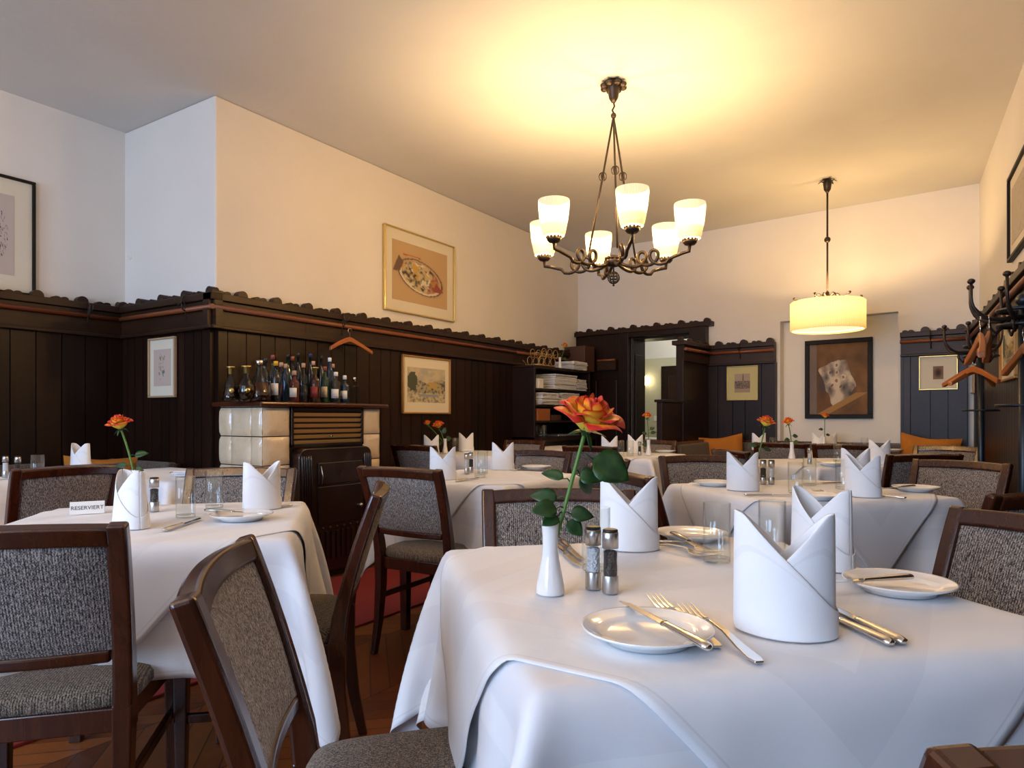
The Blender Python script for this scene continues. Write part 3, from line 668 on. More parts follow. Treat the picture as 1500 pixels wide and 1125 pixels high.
def drape(hx, hy, side_x, side_y, rot, n, seed, lift, grow, steps=85, iters=11, shell=None):
    rng = np.random.RandomState(seed)
    gx, gy = np.meshgrid(np.linspace(-side_x/2, side_x/2, n), np.linspace(-side_y/2, side_y/2, n), indexing='ij')
    c, s = math.cos(rot), math.sin(rot)
    p = np.stack([gx*c-gy*s, gx*s+gy*c, np.zeros_like(gx)+lift], -1)
    pin = (np.abs(p[..., 0]) < hx+.0005) & (np.abs(p[..., 1]) < hy+.0005)
    p[..., 2] += np.where(pin, 0, rng.normal(0, .002, gx.shape)); w = np.where(pin, 0., 1.)
    dx, dy = side_x/(n-1), side_y/(n-1); dd = math.hypot(dx, dy)
    v = np.zeros_like(p)
    def sl(a, st, en): return slice(a, en, st)
    cons = []
    def addc(di, dj, rest, stiff):
        step = max(abs(di), abs(dj))*2 if di or dj else 1
        for off in range(2 if not (di and dj) else 2):
            # process along the first moving axis in two interleaved batches
            k = max(di, abs(dj))
            if di:
                for o in (0, 1):
                    I = np.array([i for i in range(n-di) if (i//di) % 2 == o])
                    J = np.arange(max(0, -dj), n-max(0, dj)); cons.append((I, J, di, dj, rest, stiff))
            else:
                for o in (0, 1):
                    I = np.arange(n); J = np.array([j for j in range(n-dj) if (j//dj) % 2 == o]); cons.append((I, J, di, dj, rest, stiff))
            break
    addc(1, 0, dx, 1); addc(0, 1, dy, 1); addc(1, 1, dd, .5); addc(1, -1, dd, .5); addc(2, 0, 2*dx, .22); addc(0, 2, 2*dy, .22); addc(4, 0, 4*dx, .10); addc(0, 4, 4*dy, .10)
    dt = 1/45; ex, ey = hx+grow, hy+grow
    for it in range(steps):
        v[..., 2] -= 9.8*dt; v *= .965; q = p+v*dt*w[..., None]
        for _ in range(iters):
            for I, J, di, dj, rest, st in cons:
                a = q[np.ix_(I, J)]; b = q[np.ix_(I+di, J+dj)]; wa = w[np.ix_(I, J)]; wb = w[np.ix_(I+di, J+dj)]
                d = b-a; L = np.sqrt((d**2).sum(-1))+1e-9; ws = wa+wb+1e-9
                k = (st*(L-rest)/L/ws)
                if rest > 1.5*max(dx, dy): k = np.where(L < rest, k, 0)
                q[np.ix_(I, J)] = a+d*(k*wa)[..., None]; q[np.ix_(I+di, J+dj)] = b-d*(k*wb)[..., None]
            x, y, z = q[..., 0], q[..., 1], q[..., 2]
            ins = (np.abs(x) < ex) & (np.abs(y) < ey) & (z < lift) & (w > 0)
            px_, py_ = ex-np.abs(x), ey-np.abs(y); up = lift-z
            mz = ins & (up < np.minimum(px_, py_)) ; mx = ins & ~mz & (px_ <= py_); my = ins & ~mz & ~mx
            q[..., 2] = np.where(mz, lift, z); q[..., 0] = np.where(mx, np.sign(x)*ex, x); q[..., 1] = np.where(my, np.sign(y)*ey, y)
            if shell is not None and _ % 3 == 2:
                x, y, z = q[..., 0], q[..., 1], q[..., 2]; ox, oy = np.abs(x)-hx, np.abs(y)-hy; low = (z < lift-.004) & (w > 0)
                for s, (ax, sg) in enumerate(((0, 1), (0, -1), (1, 1), (1, -1))):
                    o = (ox, ox, oy, oy)[s]; other = (oy, oy, ox, ox)[s]; C = q[..., ax]
                    m_ = low & (np.sign(C) == sg) & (o >= other)
                    bi = np.clip(((q[..., 1-ax]+.66)/.03).astype(int), 0, 43); bz = np.clip(((lift-z)/.025).astype(int), 0, 21)
                    need = (hx if ax == 0 else hy)+shell[s][bi, bz]+.004
                    q[..., ax] = np.where(m_ & (C*sg < need), sg*need, C)
        v = (q-p)/dt; p = q
    return p, gx, gy
_sh = {}
def cloth_mesh(name, key, hx, hy, sx, sy, rot, n, seed, lift, grow):
    p, gx, gy = drape(hx, hy, sx, sy, rot, n, seed, lift, grow, shell=_sh.get(key) if rot else None)
    if not rot: _sh[key] = shell_of(p, hx, hy, lift)
    me = bpy.data.meshes.new(name); vs = p.reshape(-1, 3)
    fs = [(i*n+j, (i+1)*n+j, (i+1)*n+j+1, i*n+j+1) for i in range(n-1) for j in range(n-1)]
    me.from_pydata([tuple(x) for x in vs], [], fs); me.update(); me.polygons.foreach_set('use_smooth', [True]*len(fs))
    uvl = me.uv_layers.new(name='UVMap'); U = sx/2-np.abs(gx.reshape(-1)); V = sy/2-np.abs(gy.reshape(-1))
    li = np.zeros(len(me.loops), dtype=np.int32); me.loops.foreach_get('vertex_index', li)
    uvl.data.foreach_set('uv', np.stack([U[li], V[li]], -1).reshape(-1))
    me.materials.append(M['cloth']); return me
_cl = {}
def put_cloth(name, key, loc, rz, label, group, **kw):
    k = (name, key)
    if k not in _cl: _cl[k] = cloth_mesh(name, key, **kw)
    o = bpy.data.objects.new(name, _cl[k]); COL.objects.link(o); o.location = loc; o.rotation_euler = (0, 0, rz)
    m = o.modifiers.new('s', 'SUBSURF'); m.levels = m.render_levels = 1
    m = o.modifiers.new('t', 'SOLIDIFY'); m.thickness = .0014; m.offset = -1
    return tag(o, label, 'tablecloth', group)

def make_table(hx, hy):
    t = thing('dining_table', (0, 0, 0), 0, 'x', 'table')
    mb = MB(); a_, b_ = hx-.014, hy-.014; mb.box(-a_, a_, -b_, b_, TZ-.034, TZ-.006); mb.build('tabletop', M['chair'], t, bevel=.012, seg=3)
    mb = MB(); mb.box(-hx+.07, hx-.07, -hy+.07, hy-.07, TZ-.10, TZ-.032); mb.build('apron', M['chair'], t, bevel=.003)
    for sx in (-1, 1):
        for sy in (-1, 1):
            mb = MB(); mb.sweep([(sx*(hx-.09), sy*(hy-.09), 0), (sx*(hx-.09), sy*(hy-.09), TZ-.032)], (1, 0, 0), (0, 1, 0), [.018, .026], [.018, .026]); mb.build('leg', M['chair'], t, bevel=.003)
    return t
TB = {}
def table(key, cx, cy, deg, hx, hy, desc, var, topper=True, drop=.30, over=.96):
    rz = math.radians(deg); TB[key] = (cx, cy, rz); h_ = 28 if topper else 20
    place(('table', hx, hy), lambda: make_table(hx, hy), (cx, cy, 0), rz, 'table under white linen, '+desc, None)
    put_cloth('tablecloth', (hx, hy, var), (cx, cy, 0), rz, 'white tablecloth with hanging corner folds, on the '+desc, 'floor-side white tablecloths',
              hx=hx, hy=hy, sx=2*hx*h_/round(h_*hx/(hx+drop)), sy=2*hy*h_/round(h_*hy/(hy+drop)), rot=0, n=2*h_+1, seed=var, lift=TZ-.001, grow=.004)
    if topper:
        put_cloth('table_topper', (hx, hy, var), (cx, cy, 0), rz, 'white topper laid cornerwise, on the '+desc, 'diagonal white table toppers',
              hx=hx, hy=hy, sx=over, sy=over, rot=PI/4, n=47, seed=var+11, lift=TZ+.0015, grow=.012)
t1c = ((.58-1.147)/math.sqrt(2), (.58+1.147)/math.sqrt(2))
table('T1', t1c[0], t1c[1], 45, .40, .42, 'nearest table at the right front', 1, over=1.02)
table('T2', -1.955, 1.115, 47, .40, .40, 'left foreground table with the tent card', 2)
table('T3', -2.02, 2.88, 2, .36, .40, 'middle table left of the big rose', 3, over=.90)
table('T4', -.53, 3.05, 48, .40, .40, 'second table on the right', 2)
table('T5', -2.26, 5.17, 0, .40, .40, 'table in front of the doorway', 1)
table('T6', -.70, 5.05, 47, .40, .40, 'right-hand table under the drum lamp', 3)
table('T7', -.95, 6.72, 0, .46, .30, 'farthest table below the dark painting', 1, topper=False, drop=.22)
table('T8', -4.22, 1.12, 0, .40, .40, 'table at the left photo edge', 2)
table('T9', -3.56, 2.10, 0, .46, .28, 'small corner table beside the tiled stove', 2, topper=False, drop=.24)
table('T10', -3.41, 4.80, 0, .36, .36, 'table at the left wall beyond the stove', 1, topper=False, drop=.28)
table('T11', -3.46, 6.22, 0, .30, .30, 'side table below the linen shelves', 2, topper=False, drop=.28)

# ---------------------------------------------------------------- chairs
CH = .84; CHY = -.305
def bk(z):   # rear curve of the back, local y by height
    t = max(0, (z-.44)/.40); return -.195-.11*t**1.35
def bw_(z): return .192+.016*max(0, (z-.44)/.40)
def make_chair():
    t = thing('dining_chair', (0, 0, 0), 0, 'x', 'chair')
    # seat cushion
    n = 13; pts = []
    def w_at(y): return .205+.022*(y+.2)/.43
    for lvl, (ins, z) in enumerate([(.012, .418), (0, .432), (0, .450), (.008, .464), (.03, .473), (.09, .478), (.16, .480)]):
        ring = []
        for k in range(40):
            a = 2*PI*k/40; ca, sa = math.cos(a), math.sin(a); e = .30
            x = abs(ca)**e*(1 if ca > 0 else -1); y = abs(sa)**e*(1 if sa > 0 else -1)
            yy = .02+y*(.215-ins); ring.append((x*(w_at(yy)-ins), yy, z))
        pts.append(ring)
    mb = MB(); mb.grid(pts, True, False, True); b = len(mb.v)-40; mb.f.append(tuple(range(b, b+40))); mb.sm.append(True); mb.mi.append(0)
    mb.f.append(tuple(range(39, -1, -1))); mb.sm.append(False); mb.mi.append(0)
    mb.build('seat', M['fabric_seat'], t)
    mb = MB(); zt, zb = .425, .375
    for x0, y0, x1, y1 in ((-.195, .212, .195, .212), (-.175, -.185, .175, -.185)):
        mb.sweep([(x0, y0, (zt+zb)/2), (x1, y1, (zt+zb)/2)], (0, 1, 0), (0, 0, 1), .012, .026)
    for s in (-1, 1): mb.sweep([(s*.178, -.19, .40), (s*.207, .21, .40)], (1, 0, 0), (0, 0, 1), .012, .026)
    mb.build('seat_frame', M['chair'], t, bevel=.003)
    # back frame: posts, arched top rail and lower rail, shallowly curved in plan
    zs = [.43, .50, .56, .62, .68, .74, .80, .838]
    def cur(u): return -.022*(1-u*u)
    mb = MB()
    for s in (-1, 1):
        path = [(s*bw_(z), bk(z), z) for z in zs]; T = [Vector((0, 1, (.28 if z > .5 else .1))).normalized() for z in zs]
        mb.sweep(path, (1, 0, 0), T, [.020]*7+[.019], [.024, .022, .019, .0175, .017, .0165, .016, .0155])
    us = [-.93+.093*i for i in range(21)]
    zt = lambda u: .822-.007*(u*u)
    mb.sweep([(u*(bw_(.82)+.003), bk(.82)+cur(u)+.003, zt(u)-.002) for u in us], [Vector((0, -.34, 1)).normalized()]*21, [Vector((-.04*u, 1, .34)).normalized() for u in us], .021, .016)
    mb.sweep([(u*(bw_(.555)-.01), bk(.555)+cur(u)*.8, .548) for u in us], [Vector((0, -.1, 1)).normalized()]*21, (0, 1, 0), .014, .012)
    mb.build('back_frame', M['chair'], t, bevel=.007, seg=3)
    # upholstered pad, visible from both sides
    def pad_pt(u, z, off):
        yb = bk(z)+cur(u)*(.8+.2*(z-.55)/.27); return Vector((u*(bw_(z)-.017), yb+off, z+off*-.1))
    outer = []; zr = [.560+(.806-.560)*j/12 for j in range(13)]; ur = [-1+2*i/14 for i in range(15)]
    for sgn in (1, -1):
        rows = []
        for u in ur:
            rows.append([pad_pt(u, z, sgn*(.006+.010*(1-abs(u)**6)*(1-abs((z-.683)/.123)**6))) for z in zr])
        outer.append(rows)
    mb = MB(); mb.grid(outer[0]); mb.grid(list(reversed(outer[1])))
    F, R_ = outer
    mb.grid([[F[i][0] for i in range(15)], [R_[i][0] for i in range(15)]], False); mb.grid([[F[i][-1] for i in range(15)], [R_[i][-1] for i in range(15)]], False)
    mb.grid([F[0], R_[0]], False); mb.grid([F[-1], R_[-1]], False)
    mb.build('backrest', M['fabric'], t)
    for s in (-1, 1):
        mb = MB(); mb.sweep([(s*.192, -.195, .44), (s*.190, -.196, .30), (s*.188, -.215, .14), (s*.187, -.245, 0)], (1, 0, 0), (0, 1, 0), [.020, .018, .015, .012], [.024, .022, .018, .014])
        mb.build('leg', M['chair'], t, bevel=.004)
        mb = MB(); mb.sweep([(s*.200, .205, .42), (s*.198, .207, 0)], (1, 0, 0), (0, 1, 0), [.019, .012], [.019, .012]); mb.build('leg', M['chair'], t, bevel=.004)
        mb = MB(); mb.sweep([(s*.190, -.195, .25), (s*.199, .20, .25)], (1, 0, 0), (0, 0, 1), .008, .012); mb.build('stretcher', M['chair'], t, bevel=.003)
    return t
def chair(x, y, head, label):
    """x,y = point on the floor below the middle of the top rail; head = direction the sitter looks"""
    a = math.radians(head); f = Vector((math.cos(a), math.sin(a), 0)); o = Vector((x, y, 0))-f*CHY
    return place('chair', make_chair, o, a-PI/2, label, 'upholstered dining chairs')
chair(-1.55, .57, 137, 'grey-backed chair at the lower left, its back filling the photo corner')
chair(-.915, .617, 45, 'chair in the centre foreground turned three-quarters away, curved post nearest the camera')
chair(-1.475, 1.54, 222, 'chair seen edge-on between the left table and the floor runner')
chair(-1.97, 2.165, 92, 'chair with its back to the camera standing on the edge of the red runner')
chair(-3.50, 4.02, 90, 'dark chair just beyond the tiled stove, back to the camera')
chair(-3.40, 5.50, 270, 'chair behind the roses at the left wall table')
chair(-2.22, 3.80, 268, 'chair on the far side of the middle table, front of backrest showing')
chair(-2.27, 4.58, 90, 'dark-backed chair right behind the big rose bloom')
chair(-1.07, 2.47, 48, 'chair half hidden behind the napkin of the nearest table, slanting top rail')
chair(-1.40, 3.06, 180, 'chair right of the middle table, partly covered by the rose leaf')
p_ = P(818, 716, CH); chair(p_.x, p_.y, 303, 'chair directly behind the white bud vase at the nearest table')
chair(-1.19, 3.76, 308, 'chair behind the left end of the second right-hand table')
chair(-1.22, 4.50, 45, 'dark chair under the leaves of the left rose on the right')
chair(-1.22, 6.10, 90, 'left one of two dark chairs at the farthest table')
chair(-.74, 6.04, 90, 'right one of two dark chairs at the farthest table')
chair(-.13, 4.62, 125, 'dark chair overlapping the brown lit chair near the right panelling')
chair(.035, 3.98, 242, 'brown lit chair with highlight on its top rail near the right panelling')
chair(-.03, 6.02, 252, 'small far chair in front of the right orange cushion')
chair(.165, 1.80, 225, 'big chair cut by the right photo edge behind the plate')
chair(.24, 2.46, 138, 'chair of which only a top corner shows at the right photo edge')
chair(.160, .653, 133, 'chair whose top rail pokes into the lower right photo corner')
chair(-2.51, 1.80, 306, 'chair facing the camera behind the two glasses on the left table')
chair(-3.25, 1.47, 180, 'chair at the left behind the reservation tent and folded napkin')
chair(-2.36, 6.12, 270, 'small chair beyond the doorway table, left of the partition')

# ---------------------------------------------------------------- banquettes and cushions
def bench(name, p0, p1, label, hb=.78, ends=()):
    """bench along a wall, room on the left"""
    p0 = Vector((p0[0], p0[1], 0)); p1 = Vector((p1[0], p1[1], 0)); L = (p1-p0).length
    t = thing(name, p0, frame_of(p0, p1), label, 'bench')
    mb = MB(); mb.box(0, L, .045, .42, 0, .34); mb.build('base', M['panel'], t, bevel=.004)
    mb = MB(); mb.box(0, L, .12, .46, .34, .44); mb.build('seat', M['bench'], t, bevel=.025, seg=3)
    k = max(1, round(L/1.0))
    for i in range(k):
        mb = MB(); x0, x1 = L*i/k+.003, L*(i+1)/k-.003
        mb.sweep([(x0, .115, .60), (x1, .115, .60)], Vector((0, -.12, 1)).normalized(), Vector((0, 1, .12)).normalized(), (hb-.44)/2, .035)
        mb.build('back_cushion', M['bench'], t, bevel=.018, seg=3)
    mb = MB(); mb.box(0, L, .04, .075, .34, hb-.015)
    for e in ends: mb.box(e*L-.03, e*L+.03, .04, .45, .0, hb+.01)
    mb.build('back_board', M['chair'], t, bevel=.006)
    return t
bench('upholstered_bench', (-4.2, 2.60), (-4.95, 2.60), 'brown upholstered bench along the short wall left of the stove', .77)
bench('upholstered_bench', (-4.99, 2.05), (-4.99, -1.0), 'brown upholstered bench along the recess wall at the far left', .76)
q0, q1 = fwp(S(.05)), fwp(S(-2.19)); bench('upholstered_bench', (q0.x, q0.y), (q1.x, q1.y), 'long upholstered bench along the far wall below the niche', .83)
bench('upholstered_bench', (-2.24, 7.05), (-2.24, 6.2), 'short upholstered bench against the partition by the doorway', .84)
def cushion(loc, rz, tilt, s, label, w=.42, h=.36):
    n = 12; pts = []
    for sg in (1, -1):
        rows = []
        for i in range(n+1):
            r = []
            for j in range(n+1):
                u, v = -1+2*i/n, -1+2*j/n; e = max(0, (1-u**4)*(1-v**4))**.5
                sq = 1-.10*(1-abs(v))*abs(u)**3-.0; sv = 1-.14*(1-abs(u)**1.5)*abs(v)**3
                r.append((u*w/2*sq, sg*.065*e+.008*math.sin(5*u+3*v), v*h/2*sv+h/2))
            rows.append(r)
        pts.append(rows)
    mb = MB(); mb.grid(pts[0]); mb.grid(list(reversed(pts[1]))); o = mb.build('cushion', M['cushion'])
    o.location = loc; o.rotation_euler = (tilt, s, rz); return tag(o, label, 'cushion', 'orange bench cushions')
cushion((-4.64, 2.26, .445), -PI/2-.55, .15, -.04, 'orange cushion in the recess corner behind the small left rose')
cushion((-1.96, 7.08, .45), .25, -.2, -.12, 'orange cushion on the far bench left of the niche', .44, .43)
cushion((-.21, 6.85, .45), -.15, -.2, .10, 'orange cushion on the far bench right of the niche', .46, .46)

# ---------------------------------------------------------------- tiled stove with heater and mantel
st = thing('tiled_stove', (-3.49, 2.64, 0), 0, 'cream tiled stove with louvre grille and dark enamel heater under a bottle-laden mantel', 'stove')
SW, SD, SH = 1.0, .40, 1.115      # along y, into -x, height
def tile_block(mb, axis, a0, a1, z0, z1, base, n_=8):
    """one glazed tile, bulging outwards; axis 'x' faces +x, 'y' faces -y"""
    pts = []
    for i in range(n_+1):
        u = i/n_; r = []
        for j in range(n_+1):
            v = j/n_; e = (1-abs(2*u-1)**6)*(1-abs(2*v-1)**4); rim = .006*math.exp(-((v-.08)/.04)**2)+.006*math.exp(-((v-.92)/.04)**2)
            o = .004+.014*e+rim; a = a0+(a1-a0)*u; z = z0+(z1-z0)*v
            r.append((base+o, a, z) if axis == 'x' else (a, base-o, z))
        pts.append(r)
    mb.grid(pts if axis == 'x' else list(reversed(pts)))
mb = MB(); mb.box(-.44, -.004, .004, SW-.004, .05, SH); mb.box(-.44, .03, -.0, SW+.02, 0, .07); body = mb.build('core', M['stove'], st)
rows = [1.115, .935, .757, .58, .40, .22, .07]
for i in range(len(rows)-1):
    z1, z0 = rows[i]-.003, rows[i+1]+.003
    for a0, a1 in ((0, .20), (.83, 1.0)):
        mb = MB(); tile_block(mb, 'x', a0+.001, a1-.001, z0, z1, -.004); mb.build('glazed_tile', M['tile'], st)
    for a0, a1 in ((-.44, -.30), (-.30, -.105), (-.105, 0.0)):
        mb = MB(); tile_block(mb, 'y', a0+.001, a1-.001, z0, z1, .004); mb.build('glazed_tile', M['tile'], st)
    mb = MB(); tile_block(mb, 'x', .0, .02, z0, z1, -.02)
mb = MB()
for y0, y1, z0, z1 in ((.205, .825, 1.095, 1.115), (.205, .825, .865, .885), (.205, .222, .865, 1.115), (.808, .825, .865, 1.115)): mb.box(-.01, .018, y0, y1, z0, z1)
gr = mb.build('grille', M['stove'], st, bevel=.002)
for k in range(6):
    z = .893+.0355*k; mb = MB(); mb.sweep([(.006, .223, z), (.006, .807, z)], Vector((.5, 0, 1)).normalized(), Vector((1, 0, -.5)).normalized(), .0115, .002); mb.build('slat', M['brass'], gr)
mb = MB(); mb.tube([(.02, .52, .93), (.035, .52, .93)], .007, 8); mb.build('latch', M['steel'], gr)
# heater body with rounded shoulders
def shoulder(y0, y1, x0, x1, z0, z1, r, n=8):
    pl = [(y0, z0), (y0, z1-r)]+[(y0+r-r*math.cos(PI/2*k/n), z1-r+r*math.sin(PI/2*k/n)) for k in range(1, n+1)]
    pl += [(y1-r+r*math.sin(PI/2*k/n), z1-r+r*math.cos(PI/2*k/n)) for k in range(n+1)]+[(y1, z0)]
    return pl
mb = MB(); pl = shoulder(.215, .845, 0, .1, .05, .855, .06); Mx = Matrix(((0, 1, 0, 0), (1, 0, 0, 0), (0, 0, 1, 0), (0, 0, 0, 1)))
mb.prism(pl, -.01, .075, Mx); he = mb.build('heater', M['stove'], st, bevel=.006)
for a0 in (.225, .765):
    mb = MB()
    for k in range(5 if a0 < .5 else 4): mb.tube([(.078, a0+.012+k*.018, .10), (.078, a0+.012+k*.018, .78), (.062, a0+.012+k*.018, .83), (.0, a0+.012+k*.018, .850)], .0075, 6)
    mb.build('fluted_pillar', M['stove'], he)
mb = MB(); mb.box(.07, .088, .36, .745, .62, .76); mb.box(.07, .084, .36, .745, .36, .605); mb.build('fire_door', M['stove'], he, bevel=.004)
mb = MB(); mb.tube([(.085, .70, .46), (.11, .70, .46)], .006, 8); mb.ball((.118, .70, .46), .014, 10); mb.build('knob', M['brushed'], he)
mb = MB(); mb.tube([(.09, .375, .74), (.105, .378, .68), (.09, .384, .62)], .004, 6); mb.build('door_handle', M['brushed'], he)
mb = MB()
for k in range(8): mb.box(.072, .084, .38+k*.045, .40+k*.045, .13, .31)
for k in range(6): mb.ball((.08, .40+k*.06, .335), .009, 8)
mb.build('vent_grille', M['stove'], he)
mt = tag(MB().box(-.44, .055, -.05, SW+.045, 0, .03).build('mantel_shelf', M['mantel'], bevel=.011, seg=3), 'glossy red-brown wooden shelf board lying on top of the tiled stove', 'shelf')
mt.location = (-3.49, 2.64, 1.118)
MZ = 1.149
# ---------------------------------------------------------------- bottles on the mantel
def gl(name, c, rough=.06, tr=.0): return mat(name, c, rough, 0, Transmission_Weight=tr, IOR=1.4, Coat_Weight=.4)
BM = dict(xclear=thin_glass('bottle_glass_thin', (.86, .90, .90)), xsmoke=thin_glass('grey_bottle_glass_thin', (.60, .62, .62)), dark=gl('dark_bottle_glass', (.012, .014, .018)), amber=gl('amber_spirit', (.05, .012, .003), .05, .3), clear=gl('clear_bottle_glass', (.75, .80, .82), .03, .92),
          blue=gl('blue_bottle_glass', (.012, .035, .07), .05, .4), green=gl('green_bottle_glass', (.02, .06, .03), .05, .4), red=gl('red_spirit', (.12, .014, .008), .05, .4), smoke=gl('smoky_glass', (.22, .22, .21), .04, .8))
CAPS = dict(gold=M['gold'], cork=mat('cork', (.5, .30, .18), .7), white=M['white'], red=mat('red_wax', (.30, .07, .05), .4), yellow=mat('yellow_foil', (.75, .42, .02), .35), black=M['black'], blue=mat('blue_foil', (.02, .05, .12), .3), steel=M['steel'])
LABS = dict(white=mat('white_bottle_label', (.74, .72, .68), .6), cream=mat('cream_bottle_label', (.62, .52, .36), .6), red=mat('red_bottle_label', (.25, .03, .02), .6), gold=M['gold'], black=M['ink'])
def bottle(x, y, h, r, kind, glass, cap, lab, label, fill=None):
    t = thing('bottle', (x, y, MZ), .5, label, 'bottle', 'spirit bottles on the stove mantel'); mb = MB()
    ch = .025
    if kind == 'tall': pr = [(r*.9, 0), (r, .006), (r, h*.58), (r*.86, h*.66), (r*.40, h*.76), (r*.36, h-ch), (r*.38, h-ch)]
    elif kind == 'slim': pr = [(r*.9, 0), (r, .006), (r, h*.72), (r*.8, h*.77), (r*.5, h*.82), (r*.46, h-ch)]
    elif kind == 'cone': pr = [(r*.95, 0), (r*1.05, .01), (r*.98, h*.2), (r*.62, h*.5), (r*.34, h*.68), (r*.30, h*.8), (r*.30, h-ch)]
    elif kind == 'bell': pr = [(r*.9, 0), (r*1.05, .012), (r*.95, h*.18), (r*.72, h*.40), (r*.68, h*.52), (r*.36, h*.66), (r*.26, h*.72), (r*.26, h-ch)]
    elif kind == 'round': pr = [(r*.55, 0), (r*.9, .02), (r*1.05, h*.25), (r*.98, h*.42), (r*.6, h*.6), (r*.34, h*.68), (r*.32, h-ch)]
    elif kind == 'flask': pr = [(r*.9, 0), (r, .006), (r, h*.62), (r*.85, h*.68), (r*.4, h*.73), (r*.38, h-ch)]
    elif kind == 'square': pr = [(r*1.2, 0), (r*1.25, .006), (r*1.25, h*.66), (r*1.15, h*.69), (r*.4, h*.70), (r*.38, h-ch)]
    mb.lathe(pr, 4 if kind == 'square' else 20, None, kind != 'square'); mb.build('glass_body', BM['x'+glass] if glass in ('clear', 'smoke') else BM[glass], t)
    if glass in ('clear', 'smoke') and kind != 'square':
        lp = [(0, .002)]+[(q_[0]-.002, max(.003, q_[1])) for q_ in pr if q_[1] < h*.46]; rl = lp[-1][0]*(.9 if kind in ('bell', 'cone') else 1); lp += [(rl, h*.46), (0, h*.46)]; mb = MB(); mb.lathe(lp, 20, cap=False); mb.build('spirit', BM['amber'] if kind in ('bell', 'round', 'cone') or x < -3.7 else BM['dark'], t)
    rc = pr[-1][0]+.002; mb = MB(); mb.lathe([(rc, h-ch-.004), (rc, h-.002), (rc*.9, h)] if cap not in ('gold',) else [(rc*.95, h-ch-.02), (rc, h-.008), (rc*1.6, h-.007), (rc*1.6, h), (0, h)], 14); mb.build('stopper', CAPS[cap], t)
    if lab == 'seal':
        mb = MB(); a0 = math.radians(-57); mb.lathe([(0, .002), (.013, .002), (.014, 0)], 16, Matrix.Rotation(a0, 4, 'Z') @ Matrix.Translation((r*.97, 0, h*.30)) @ Matrix.Rotation(PI/2, 4, 'Y'), cap=False); mb.build('gold_seal', M['gold'], t)
    elif lab:
        z0, z1 = h*.16, h*.45; rr = max(pr[2][0], r)+.0015; mb = MB(); a0 = math.radians(-40-28.6)-.55; 
        if kind == 'square': rr = r*.9
        a0 = math.radians(-57)-.5-.8
        mb.grid([[((rr)*math.cos(a0+1.6*i/8), (rr)*math.sin(a0+1.6*i/8), z0+(z1-z0)*j) for j in (0, 1)] for i in range(9)]); mb.build('paper_label', LABS[lab], t, solid=.0008)
    return t
BL = [ # photo x, top y, row depth X, radius, kind, glass, cap, label colour, words
 (338, 537, -3.62, .050, 'bell', 'smoke', 'gold', 'seal', 'bell-shaped decanter bottle with gold cap, first from the left on the mantel'),
 (361, 536, -3.54, .050, 'round', 'smoke', 'gold', 'seal', 'round fluted bottle with wide gold cap and gold seal, second from the left'),
 (380, 528, -3.53, .066, 'cone', 'smoke', 'steel', None, 'wide conical decanter with silver collar at the mantel corner'),
 (404, 529, -3.53, .031, 'tall', 'dark', 'yellow', 'white', 'dark bottle with yellow neck foil and white label'),
 (388, 525, -3.76, .034, 'tall', 'smoke', 'black', None, 'tall bottle with black neck behind the conical decanter'),
 (399.5, 520, -3.79, .030, 'tall', 'clear', 'red', 'white', 'tall clear bottle with pinkish top behind the yellow-foil bottle'),
 (412, 531, -3.68, .024, 'slim', 'smoke', 'cork', 'red', 'slim bottle with pale cap and red label, left of the twin'),
 (418.5, 533, -3.64, .022, 'slim', 'blue', 'cork', None, 'slim bluish bottle with pale cap, right of the twin'),
 (421.5, 519, -3.82, .026, 'tall', 'green', 'black', None, 'tall green-necked bottle at the back of the row'),
 (428.5, 522, -3.80, .028, 'tall', 'clear', 'red', None, 'tall clear bottle with dark red cap at the back'),
 (431, 543, -3.53, .031, 'flask', 'red', 'cork', 'white', 'squat bottle with big white label showing a dark figure'),
 (437, 517, -3.85, .026, 'tall', 'dark', 'black', None, 'tallest dark bottle against the panelling, left of the middle'),
 (444.5, 532, -3.58, .028, 'flask', 'clear', 'cork', None, 'clear bottle with round glass stopper, left one of two'),
 (454.5, 518, -3.86, .027, 'tall', 'dark', 'blue', None, 'tall blue-black bottle in the middle of the back row'),
 (459, 529, -3.70, .024, 'slim', 'smoke', 'rosy_' if False else 'cork', None, 'slim grey bottle with pinkish cork near the middle back'),
 (461.5, 538, -3.56, .032, 'flask', 'amber', 'gold', 'red', 'amber bottle with gold stopper and red label, right one of two'),
 (470.5, 521, -3.86, .026, 'tall', 'dark', 'black', None, 'tall dark bottle, last one against the panelling'),
 (476, 537, -3.60, .028, 'flask', 'green', 'red', 'cream', 'bottle with cream label and small red seal'),
 (483, 524, -3.68, .024, 'slim', 'blue', 'white', None, 'slim blue-glass bottle with white cap'),
 (488, 533, -3.82, .024, 'tall', 'blue', 'cork', None, 'short-necked bluish bottle behind the white-capped one'),
 (492, 545, -3.56, .034, 'flask', 'clear', 'white', 'white', 'wide clear bottle with tall white label and white cap'),
 (505, 550, -3.56, .030, 'flask', 'blue', 'white', 'white', 'small bottle with white label and brown tag, second from the right'),
 (519, 553, -3.60, .027, 'square', 'clear', 'steel', None, 'square clear glass decanter, last on the right'),
]
for x, yt, X, r, kind, g, cap, lab, words_ in BL:
    d, yy = on_x(x, X); bottle(X, yy, HC+(HY-yt)/FPX*d-MZ, r, kind, g, cap, lab, words_)
